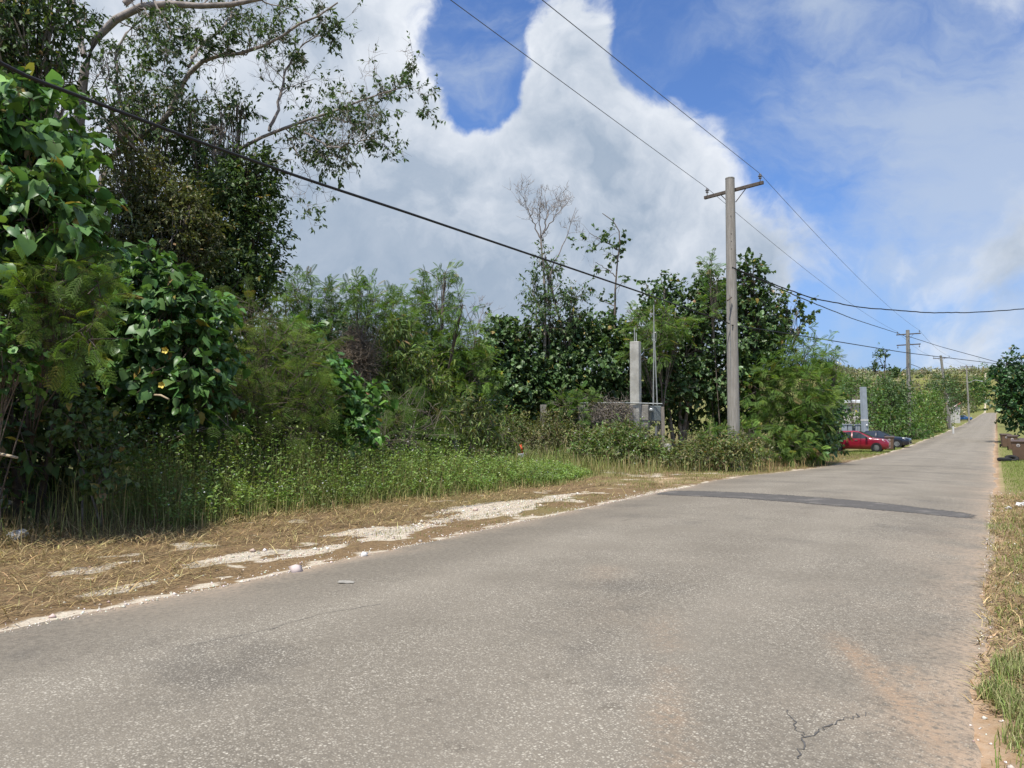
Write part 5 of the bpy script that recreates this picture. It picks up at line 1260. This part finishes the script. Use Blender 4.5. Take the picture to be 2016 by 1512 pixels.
for s_ in (1, -1):
    for k in range(nw):
        u0 = k * st_ - (hF if s_ > 0 else 0); u1 = u0 + s_ * hF if s_ > 0 else u0 - hF
        h0, h1 = 0.0, hF
        if u1 < u0: pass
        def clip(u0, h0, u1, h1):
            for lo in (0.0, L_):
                if (u0 - lo) * (u1 - lo) < 0:
                    t_ = (lo - u0) / (u1 - u0); hm = h0 + t_ * (h1 - h0)
                    if (u0 < lo) == (lo == 0.0): u0, h0 = lo, hm
                    else: u1, h1 = lo, hm
            return u0, h0, u1, h1
        u0, h0, u1, h1 = clip(u0, h0, u1, h1)
        if min(u0, u1) < -1e-6 or max(u0, u1) > L_ + 1e-6 or abs(h1 - h0) < .02: continue
        zt0 = (a2[2] * (1 - u0 / L_) + b_[2] * u0 / L_) - hF - .03; zt1 = (a2[2] * (1 - u1 / L_) + b_[2] * u1 / L_) - hF - .03
        p_ = a2 + e_ * u0; q_ = a2 + e_ * u1; p_ = np.array([p_[0], p_[1], zt0 + h0]); q_ = np.array([q_[0], q_[1], zt1 + h1]); pl.append(np.stack([p_, (p_ + q_) / 2, q_]))
v, f = tubes(np.stack(pl) - fb, np.full((len(pl), 3), .0026), 3); o_ = mk('wire_mesh', v, [f], M['steel'], root); o_['kind'] = 'stuff'
# broken piece of rail farther left
a_, b_ = P(912, 789, 26), P(976, 788.5, 26.6); fb = onground(P(940, 860, 26.3)); root = empty('broken_fence', fb); tag(root, 'broken end of a steel fence rail sticking out of the bushes', 'fence')
q = MB(); q.tube([a_ - fb, b_ - fb], .03, 8); q.build('rail', M['white'], root)
q = MB(); q.tube([np.array([a_[0] - fb[0] + .2, a_[1] - fb[1] + .05, -.1]), a_ - fb + np.array([.2, .05, 0])], .03, 8); q.build('post', M['pipe'], root)

# ================================================================== traffic cone
fb = onground(P(1025, 905, 27)); root = empty('traffic_cone', fb); tag(root, 'orange and white traffic cone half hidden in the grass', 'traffic cone')
root.scale = (1.12, 1.12, 1.12)
q = MB(); q.box((0, 0, .02), (.38, .38, .04), .4); q.build('base_plate', M['orange'], root, bevel=.01)
q = MB(); q.lathe((0, 0, 0), [(.155, .04), (.128, .20)], 20); q.build('cone_skirt', M['orange'], root, smooth=True)
q = MB(); q.lathe((0, 0, 0), [(.1295, .20), (.093, .42)], 20); q.build('white_band', M['white'], root, smooth=True)
q = MB(); q.lathe((0, 0, 0), [(.091, .42), (.066, .56), (.070, .565), (.070, .59), (.050, .60), (.036, .69), (.028, .705)], 20); q.build('cone_top', M['orange'], root, smooth=True)
fb = onground(P(988, 900, 26)); q = MB(); q.box((0, 0, .22), (.3, .2, .5), YAW + .2, .92); o_ = q.build('concrete_block', M['white'], None, bevel=.02); o_.location = fb
tag(o_, 'pale block glimpsed in the weeds left of the traffic cone', 'block')

# ================================================================== cars
def loft(stations, zs=None):
    """stations: (x, [(halfwidth, z), ...] from sill to roof centre)"""
    q = MB(); k = len(stations[0][1]); ring = 2 * k
    V_ = []
    for x, pr in stations:
        V_ += [(x, -w, z) for w, z in pr] + [(x, w, z) for w, z in reversed(pr)]
    F_ = []
    for i in range(len(stations) - 1):
        for j in range(ring): F_.append((i * ring + j, i * ring + (j + 1) % ring, (i + 1) * ring + (j + 1) % ring, (i + 1) * ring + j))
    F_ += [tuple(range(ring))[::-1], tuple((len(stations) - 1) * ring + j for j in range(ring))]
    return q.add(V_, F_)


def car(name, label, loc, heading, paint, L, W, Hh, cab, wheel_r, group, hood_z, belt_z, low=False):
    """x forward. cab = (rear roof start, rear window base, front roof end, windscreen base) as fractions of length from the tail"""
    root = empty(name, loc, heading); tag(root, label, 'car', group); w = W / 2; P_ = M[paint]
    def top(x):
        f_ = x / L
        if f_ < cab[1]: return belt_z * (.90 + .10 * min(1, f_ / .06)) if low else belt_z
        if f_ < cab[0]: return belt_z + (Hh - belt_z) * sstep(np.array(f_), cab[1] - .02, cab[0] + .02)
        if f_ <= cab[2]: return Hh - .05 * ((f_ - (cab[0] + cab[2]) / 2) / .3)**2
        if f_ < cab[3]: return hood_z + (Hh - .02 - hood_z) * (1 - (f_ - cab[2]) / (cab[3] - cab[2]))**.9
        return hood_z - .16 * ((f_ - cab[3]) / (1 - cab[3]))**2.2 - (.12 if f_ > .985 else 0)
    st = []
    for f_ in (0, .012, .03, .07, .12, .17, .22, .27, .32, .38, .44, .50, .56, .61, .66, .71, .76, .82, .88, .93, .965, .985, 1.0):
        x = f_ * L; tp_ = float(top(x)); taper = 1 - .16 * max(0, (f_ - .86) / .14)**2 - .10 * max(0, (.08 - f_) / .08)**2
        bz = .19 + .10 * max(0, (f_ - .93) / .07) + .10 * max(0, (.05 - f_) / .05); belt = min(belt_z, tp_ - .02) if f_ < cab[3] else tp_ - .05
        if f_ > cab[3]: belt = tp_ - .05
        ww = w * taper; cabh = max(0, tp_ - belt_z)
        st.append((x - L / 2, [(ww * .86, bz), (ww * .98, bz + .12), (ww, .52), (ww * .985, belt * .93), (ww * .955, belt), (ww * (.955 - .22 * min(1, cabh / .5)), max(belt + .01, tp_ - .05)), (ww * (.80 - .22 * min(1, cabh / .5)), tp_)]))
    b_ = loft(st).build('body', P_, root, smooth=True); b_.data.set_sharp_from_angle(angle=R(50))
    # glass
    def side_pt(x, z, s):
        tp_ = float(top(x)); k_ = min(1, max(0, (z - belt_z) / max(.05, tp_ - .05 - belt_z))); cabh = max(0, tp_ - belt_z)
        ww = w * (.955 - .22 * min(1, cabh / .5) * k_); return (x - L / 2, s * (ww + .012), z)
    xr, xf = cab[0] * L, cab[2] * L; zb = belt_z + .035; zt = Hh - .10; mid_ = (xr + xf) / 2 + .05 * L
    pane = [[(cab[1] * L + .30, zb), (mid_ - .05, zb), (mid_ - .03, zt + .02), (xr + .08, zt - .02)], [(mid_ + .05, zb), (cab[3] * L - .22, zb), (xf + .05, zt - .01), (mid_ + .06, zt + .02)]]
    for s in (-1, 1):
        for pn in pane:
            q = MB(); V_ = [side_pt(x, z, s) for x, z in pn]; V2 = [(p[0], p[1] - s * .02, p[2]) for p in V_]
            q.add(V_ + V2, [(0, 1, 2, 3), (7, 6, 5, 4), (0, 4, 5, 1), (1, 5, 6, 2), (2, 6, 7, 3), (3, 7, 4, 0)]); q.build('side_window', M['glass'], root)
    def screen(nm, x0, x1, z0, z1, w0, w1, dz):
        q = MB(); V_ = [(x0 - L / 2, -w0, z0 + dz), (x0 - L / 2, w0, z0 + dz), (x1 - L / 2, w1, z1 + dz), (x1 - L / 2, -w1, z1 + dz)]; V2 = [(p[0], p[1], p[2] - .03) for p in V_]
        q.add(V_ + V2, [(0, 1, 2, 3), (7, 6, 5, 4), (0, 4, 5, 1), (1, 5, 6, 2), (2, 6, 7, 3), (3, 7, 4, 0)]); q.build(nm, M['glass'], root)
    screen('windscreen', cab[3] * L - .08, cab[2] * L + .06, float(top(cab[3] * L - .08)), float(top(cab[2] * L + .06)), w * .78, w * .60, .018)
    screen('rear_window', cab[1] * L + .06, cab[0] * L - .03, float(top(cab[1] * L + .06)), float(top(cab[0] * L - .03)), w * .74, w * .58, .018)
    for s in (-1, 1):
        for fx in (.185, .81):
            x = fx * L - L / 2
            q = MB(); q.lathe((x, s * (w - .09), wheel_r), [(wheel_r * 1.16, -.14), (wheel_r * 1.16, .098)], 24, 'y'); q.build('wheel_arch', M['black'], root)
            ty = MB(); ty.lathe((x, s * (w - .08), wheel_r), [(wheel_r * .62, -.10), (wheel_r * .95, -.10), (wheel_r, -.06), (wheel_r, .06), (wheel_r * .95, .10), (wheel_r * .62, .10)], 26, 'y'); wh = ty.build('wheel', M['rubber'], root, smooth=True)
            q = MB(); q.lathe((x, s * (w + .012), wheel_r), [(wheel_r * .60, -.03), (wheel_r * .58, .015), (wheel_r * .16, .02)], 20, 'y')
            q.build('rim', M['rubber'], wh)
            for k in range(7):
                a = 2 * math.pi * k / 7; c_0 = (x + wheel_r * .34 * math.cos(a), s * (w + .035), wheel_r + wheel_r * .34 * math.sin(a))
                q = MB(); q.box(c_0, (wheel_r * .58, .02, wheel_r * .19), 0, 1.0, -a); q.build('spoke', M['alloy'], wh)
            q = MB(); q.lathe((x, s * (w + .03), wheel_r), [(wheel_r * .64, -.02), (wheel_r * .64, .015), (wheel_r * .57, .02), (wheel_r * .57, -.02)], 24, 'y'); q.build('rim_ring', M['alloy'], wh)
        for hx in ((cab[1] * L + mid_) / 2 + .12, mid_ + .30):
            q = MB(); q.box((hx - L / 2, s * (w + .012), belt_z - .10), (.20, .03, .035)); q.build('door_handle', M['chrome'] if paint == 'red' else P_, root, bevel=.008)
        q = MB(); q.box((cab[3] * L - .42 - L / 2, s * (w + .09), belt_z + .09), (.14, .22, .15), 0, .8); q.build('side_mirror', M['black'], root, bevel=.02)
        q = MB(); q.add([(L * .475, s * w * .80, hood_z - .20), (L * .44, s * w * .95, hood_z - .21), (L * .40, s * w * .975, hood_z - .12), (L * .40, s * w * .90, hood_z - .055), (L * .455, s * w * .76, hood_z - .12), (L * .40, s * w * .70, hood_z - .14)], [(0, 1, 2, 3, 4), (5, 4, 3), (5, 3, 2), (5, 2, 1), (5, 1, 0), (5, 0, 4)]); q.build('headlight', M['lamp_glass'], root)
        q = MB(); q.box((-L / 2 + .03, s * w * .78, belt_z - .12), (.08, .24, .20)); q.build('tail_light', M['tail'], root, bevel=.015)
    q = MB(); q.box((L / 2 - .03, 0, .42), (.06, W * .55, .16)); q.build('grille', M['black'], root, bevel=.01)
    return root


g0 = onground(P(1690, 889, 56.0)); hd = R(1)
car('parked_car', 'red hatchback parked nose to the road, tail in the bushes', tuple(g0 + np.array([0, 0, .01])), hd, 'red', 4.15, 1.74, 1.50, (.22, .06, .52, .76), .31, 'cars parked beside the road', .98, .93)
g0 = onground(P(1733, 877, 64.5)); 
car('parked_car', 'dark blue low car parked behind the brown bin', tuple(g0 + np.array([0, 0, .01])), R(-4), 'navy', 4.6, 1.80, 1.36, (.30, .12, .52, .72), .32, 'cars parked beside the road', .90, .88, True)
g0 = onground(P(1898, 812, 225))
car('parked_car', 'small blue car far up the road near the farthest pole', tuple(g0 + np.array([0, 0, .01])), R(-10), 'blue', 4.0, 1.7, 1.5, (.22, .06, .52, .76), .31, 'cars parked beside the road', .98, .93)


# ================================================================== wheeled bins
def rounded_bin(name, label, loc, rz, s=1.0):
    root = empty(name, loc, rz); root.scale = (s, s, s); tag(root, label, 'bin', 'brown wheeled bins put out along the road')
    q = MB(); prism(q, (0, 0, .06), (0, 0, .98), .50, .54, 0, .62, .72); q.build('body', M['bin'], root, bevel=.035)
    q = MB(); prism(q, (0, 0, .955), (0, 0, 1.0), .68, .78, 0); q.build('rim', M['bin'], root, bevel=.015)
    q = MB(); q.add([(-.36, -.41, 1.004), (.36, -.41, 1.004), (.36, .41, 1.004), (-.36, .41, 1.004), (-.33, -.36, 1.05), (.33, -.36, 1.05), (.33, .37, 1.085), (-.33, .37, 1.085)], [(3, 2, 1, 0), (4, 5, 6, 7), (0, 1, 5, 4), (1, 2, 6, 5), (2, 3, 7, 6), (3, 0, 4, 7)]); q.build('lid', M['lid'], root, bevel=.015)
    q = MB(); q.tube([(-.27, .45, .97), (.27, .45, .97)], .022, 8); q.build('handle', M['lid'], root)
    for sx_ in (-1, 1):
        q = MB(); q.lathe((sx_ * .31, .30, .14), [(.14, -.035), (.14, .035)], 18, 'x'); q.build('wheel', M['rubber'], root, smooth=False)
    q = MB(); q.tube([(-.3, .30, .14), (.3, .30, .14)], .015, 8); q.build('axle', M['steel'], root)
    q = MB(); zc = .80; yc_ = -.346; q.add([(.085 * math.cos(2 * math.pi * k / 20), yc_ - .006 - .09 * .085 * math.sin(2 * math.pi * k / 20), zc + .085 * math.sin(2 * math.pi * k / 20)) for k in range(20)], [tuple(range(20))]); st_ = q.build('emblem', M['sticker'], root)
    for dz, wd in ((.022, .07), (-.012, .10), (-.042, .06)):
        q = MB(); q.box((0, yc_ - .012 - .09 * dz, zc + dz), (wd, .003, .012)); q.build('emblem_mark', M['sticker2'], st_)
    return root


rounded_bin('wheeled_bin', 'brown wheeled bin in front of the dark blue car', onground(P(1751.5, 882, 58.5)), R(3), .98)
rounded_bin('wheeled_bin', 'largest brown wheeled bin at the right edge, beside the black tyres', onground(np.array([.98, 50.5, 0])), R(-6), 1.05)
rounded_bin('wheeled_bin', 'brown wheeled bin half hidden behind the largest one', onground(np.array([1.48, 58.0, 0])), R(4), 1.05)
rounded_bin('wheeled_bin', 'brown wheeled bin under the big dark tree, farther along the kerbside row', onground(np.array([.95, 69.0, 0])), R(-4), 1.05)
rounded_bin('wheeled_bin', 'farthest brown wheeled bin, smallest at the road edge under the dark tree', onground(np.array([.55, 74.5, 0])), R(10), 1.05)


def tyre(label, loc, tilt, rz):
    root = empty('old_tyre', loc, rz); root.rotation_euler = (tilt, 0, rz); tag(root, label, 'tyre', 'old tyres by the bin')
    pr = []
    for k in range(13):
        a = 2 * math.pi * k / 12; pr.append((.245 + .085 * math.cos(a), .10 + .10 * math.sin(a)))
    q = MB(); q.lathe((0, 0, 0), pr, 28); q.f = q.f[:-2]; q.build('casing', M['rubber'], root, smooth=True)
    q = MB(); q.lathe((0, 0, 0), [(.334, .04), (.338, .07), (.338, .13), (.334, .16)], 28); q.f = q.f[:-2]; q.build('tread', M['black'], root)
tyre('old black tyre lying flat on the lawn by the largest bin', onground(np.array([.28, 49.0, 0])) + np.array([0, 0, .0]), 0, .3)
tyre('old black tyre leaning against the foot of the largest bin', onground(np.array([.62, 49.9, 0])) + np.array([0, 0, .03]), R(24), .2)

# ================================================================== gate, houses, far walls
fb = onground(P(1704, 862, 68)); root = empty('gate_column', fb); tag(root, 'tall grey painted gate column with a white sign band', 'column')
q = MB(); tp = P(1699, 762, 68) - fb; prism(q, (0, 0, -.2), tuple(tp), .46, .42, YAW + .25, .42, .38); q.build('shaft', M['grey_paint'], root, bevel=.015)
q = MB(); z_ = P(1702, 827, 68)[2] - fb[2]; prism(q, (tp[0] * z_ / tp[2], tp[1] * z_ / tp[2], z_ - .09), (tp[0] * z_ / tp[2], tp[1] * z_ / tp[2], z_ + .09), .465, .425, YAW + .25); q.build('sign_band', M['white'], root)
q = MB(); lp_ = P(1706.5, 837, 67.8) - fb; q.lathe(tuple(lp_), [(.03, -.1), (.09, -.06), (.10, .02), (.04, .08)], 12); q.build('lamp', M['lamp_glass'], root, smooth=True)
fb = onground(P(1680, 862, 68.5)); root = empty('panel_fence', fb); tag(root, 'grey pillar fence with dark slatted panels beside the gate column', 'fence')
for px in (1662, 1672, 1688):
    g0 = onground(P(px, 862, 68.6)); tp = P(px, 836.5, 68.6); q = MB(); prism(q, tuple(g0 - fb + np.array([0, 0, -.1])), tuple(tp - fb), .34, .34, YAW + .25); q.build('pillar', M['grey_paint'], root, bevel=.01)
    q = MB(); q.box(tuple(tp - fb + np.array([0, 0, .04])), (.42, .42, .07), YAW + .25); q.build('pillar_cap', M['grey_paint'], root)
for x0, x1 in ((1664, 1670.5), (1674, 1686), (1690, 1700)):
    for k in range(7):
        yk = 840 + k * 3.2; a_, b_ = P(x0, yk + (1.5 if x1 - x0 > 8 else 0), 68.6) - fb, P(x1, yk - (1.5 if x1 - x0 > 8 else 0), 68.6) - fb
        q = MB(); c_0 = (a_ + b_) / 2; q.box(tuple(c_0), (np.linalg.norm(b_ - a_), .03, .12), math.atan2(b_[1] - a_[1], b_[0] - a_[0])); q.build('slat', M['panel'], root)


def house(name, label, c, rz, L, W, H, roof_m, wall_m, nwin):
    root = empty(name, c, rz); tag(root, label, 'house')
    q = MB(); q.box((0, 0, H / 2 - .3), (L, W, H + .6)); q.build('wall', M[wall_m], root)
    q = MB(); q.box((0, 0, H + .14), (L + .9, W + .9, .28)); rf = q.build('roof', M[roof_m], root, bevel=.02)
    q = MB(); q.box((0, 0, H + .36), (L * .7, W * .7, .16)); q.build('roof_deck', M[roof_m], rf)
    for k in range(nwin):
        x = -L / 2 + L * (k + .5) / nwin; q = MB(); q.box((x, -W / 2 - .01, H * .55), (L / nwin * .55, .06, H * .42)); f_ = q.build('window', M['plaster'], root)
        q = MB(); q.box((x, -W / 2 - .045, H * .55), (L / nwin * .48, .02, H * .35)); q.build('pane', M['glass'], f_)
    q = MB(); q.box((L * .25, -W / 2 - .03, 1.0), (.9, .08, 2.0)); d_ = q.build('door', M['panel'], root); q = MB(); q.box((L * .25 + .35, -W / 2 - .09, 1.0), (.05, .05, .12)); q.build('handle', M['steel'], d_)
    return root


g0 = P(1676, 800, 100); house('house', 'white flat-roofed house glimpsed through the garden bushes', (g0[0], g0[1], P(1676, 793, 100)[2] - 2.5), YAW - .1, 3.2, 4, 2.4, 'roof_white', 'plaster', 2)
g0 = onground(P(1954, 800, 640)); house('house', 'pale cream house showing beyond the end of the road', tuple(g0 + np.array([0, 0, 1.5])), YAW, 6, 5, 2.6, 'roof_white', 'plaster', 3)
fb = onground(P(1882, 818, 188)); root = empty('garden_wall', fb); tag(root, 'whitish garden wall with sloping red coping, far along the road', 'wall')
for px, yt, w_ in ((1872, 808, .45), (1876, 803, .4), (1881, 801, .6), (1886, 799, .9)):
    g0 = onground(P(px, 820, 188)); tp = P(px, yt, 188); q = MB(); prism(q, tuple(g0 - fb + np.array([0, 0, -.2])), tuple(tp - fb), w_, .35, YAW + .2); q.build('wall_section', M['plaster'], root)
q = MB(); a_, b_ = P(1870, 806, 187.6) - fb, P(1884, 797, 187.6) - fb; q.tube([a_, b_], .10, 6); q.build('rail', M['plaster'], root)
q = MB(); q.tube([P(1881, 800, 187.6) - fb, P(1892, 793, 187.6) - fb], .16, 6); q.build('coping', M['tile_red'], root)
fb = onground(P(1867, 800, 160)); q = MB(); prism(q, (0, 0, -.3), (0, 0, P(1866, 773, 160)[2] - fb[2]),   .55, .5, YAW, .5, .45); o_ = q.build('concrete_post', M['concrete'], None, bevel=.02); o_.location = fb
tag(o_, 'pale concrete post beside the foot of the leaning third pole', 'post')
fb = onground(P(1876, 828, 104)); q = MB(); prism(q, (0, 0, -.2), (0, 0, 1.1), .2, .18, YAW); o_ = q.build('boundary_post', M['white'], None, bevel=.02); o_.location = fb
tag(o_, 'short white post at the end of the yellowish bush', 'post')

# ================================================================== litter and loose bits
def lump(name, label, cat, loc, r, m_, seed, sq=(1, 1, .6)):
    import bmesh
    bm = bmesh.new(); bmesh.ops.create_icosphere(bm, subdivisions=3, radius=1)
    co = np.array([v_.co for v_ in bm.verts]); d_ = 1 + .9 * (vnoise(co * 1.9 + seed, 3) - .5) + .4 * (vnoise(co * 5 + seed, 4) - .5)
    for v_, s_ in zip(bm.verts, d_): v_.co = (v_.co.x * s_ * r * sq[0], v_.co.y * s_ * r * sq[1], v_.co.z * s_ * r * sq[2])
    me = bpy.data.meshes.new(name); bm.to_mesh(me); bm.free(); me.materials.append(M[m_]); o = bpy.data.objects.new(name, me); COL.objects.link(o); o.location = loc
    return tag(o, label, cat)
lump('plastic_bag', 'crumpled clear plastic bag lying on the straw in the shade', 'bag', onground(G(36, 1062)) + np.array([0, 0, .05]), .11, 'plastic', 1)
lump('pale_sack', 'pale sack end lying in the shaded hollow at the left edge', 'sack', onground(G(4, 1010)) + np.array([0, 0, .06]), .14, 'plaster', 2)
lump('white_rock', 'white rock on the orange soil of the right verge', 'rock', onground(np.array([.34, 17.3, 0])) + np.array([0, 0, .03]), .085, 'white', 3)
lump('white_rock', 'smaller white rock at the road edge on the right verge', 'rock', onground(np.array([.14, 16.6, 0])) + np.array([0, 0, .02]), .05, 'white', 4)
lump('flat_stone', 'flat pale stone lying alone on the asphalt', 'stone', np.array([*G(680, 1157)[:2], 0]) + np.array([0, 0, float(roadz(*[np.array(q_) for q_ in G(680, 1157)[:2]])) + .008]), .085, 'road_stone', 5, (1, .7, .07))
lump('orange_leaf', 'orange dead leaf on the straw near the plastic bag', 'leaf', onground(G(48, 1006)) + np.array([0, 0, .06]), .07, 'orange', 7, (1, .6, .35))
def stick(label, a_, b_, r, m_='log', name='cut_branch'):
    b0 = np.asarray(a_); md = (a_ + b_) / 2 + np.array([0, 0, .03]); q = MB(); q.tube([np.zeros(3), md - b0, b_ - b0], [r, r * .9, r * .7], 8); o = q.build(name, M[m_], None, smooth=True); o.location = b0; tag(o, label, 'branch')
stick('pale cut branch end sticking out of the hollow at the left edge', P(-30, 896, 10.2), P(34, 901, 9.9), .024)
stick('long thin dead branch slanting up from the hollow at the left edge', onground(P(-20, 990, 10.3)), P(62, 770, 10.0), .011, 'dark_bark')
stick('bleached dead branch lying across the shaded bush with yellow flowers', P(302, 778, 13.1), P(332, 786, 12.9), .022)
stick('grey fallen branch on the verge past the near utility pole', onground(G(1500, 905)) + np.array([0, 0, .06]), onground(G(1555, 902)) + np.array([0, 0, .10]), .04, 'pale_bark')
# two yellow hibiscus flowers
for lb, px, py in (('upper yellow hibiscus flower in the heart-leaved bush', 327, 690), ('lower yellow hibiscus flower in the heart-leaved bush', 320, 758)):
    c_0 = P(px, py, 12.75); q = MB()
    for k in range(5):
        a = 2 * math.pi * k / 5; r_0 = .055
        d1 = RGT * math.cos(a) + UPV * math.sin(a); d2 = RGT * math.cos(a + .55) + UPV * math.sin(a + .55); d3 = RGT * math.cos(a - .55) + UPV * math.sin(a - .55)
        q.add([np.zeros(3), d2 * r_0 * .9 - FH * .035, d1 * r_0 * 1.15 - FH * .05, d3 * r_0 * .9 - FH * .035], [(0, 1, 2), (0, 2, 3)])
    if 'yel' not in M: M['yel'] = mat('yellow_petal', (.72, .58, .12), .5, var=.2, vscale=20)
    o = q.build('hibiscus_flower', M['yel']); o.location = c_0; tag(o, lb, 'flower', 'yellow hibiscus flowers')
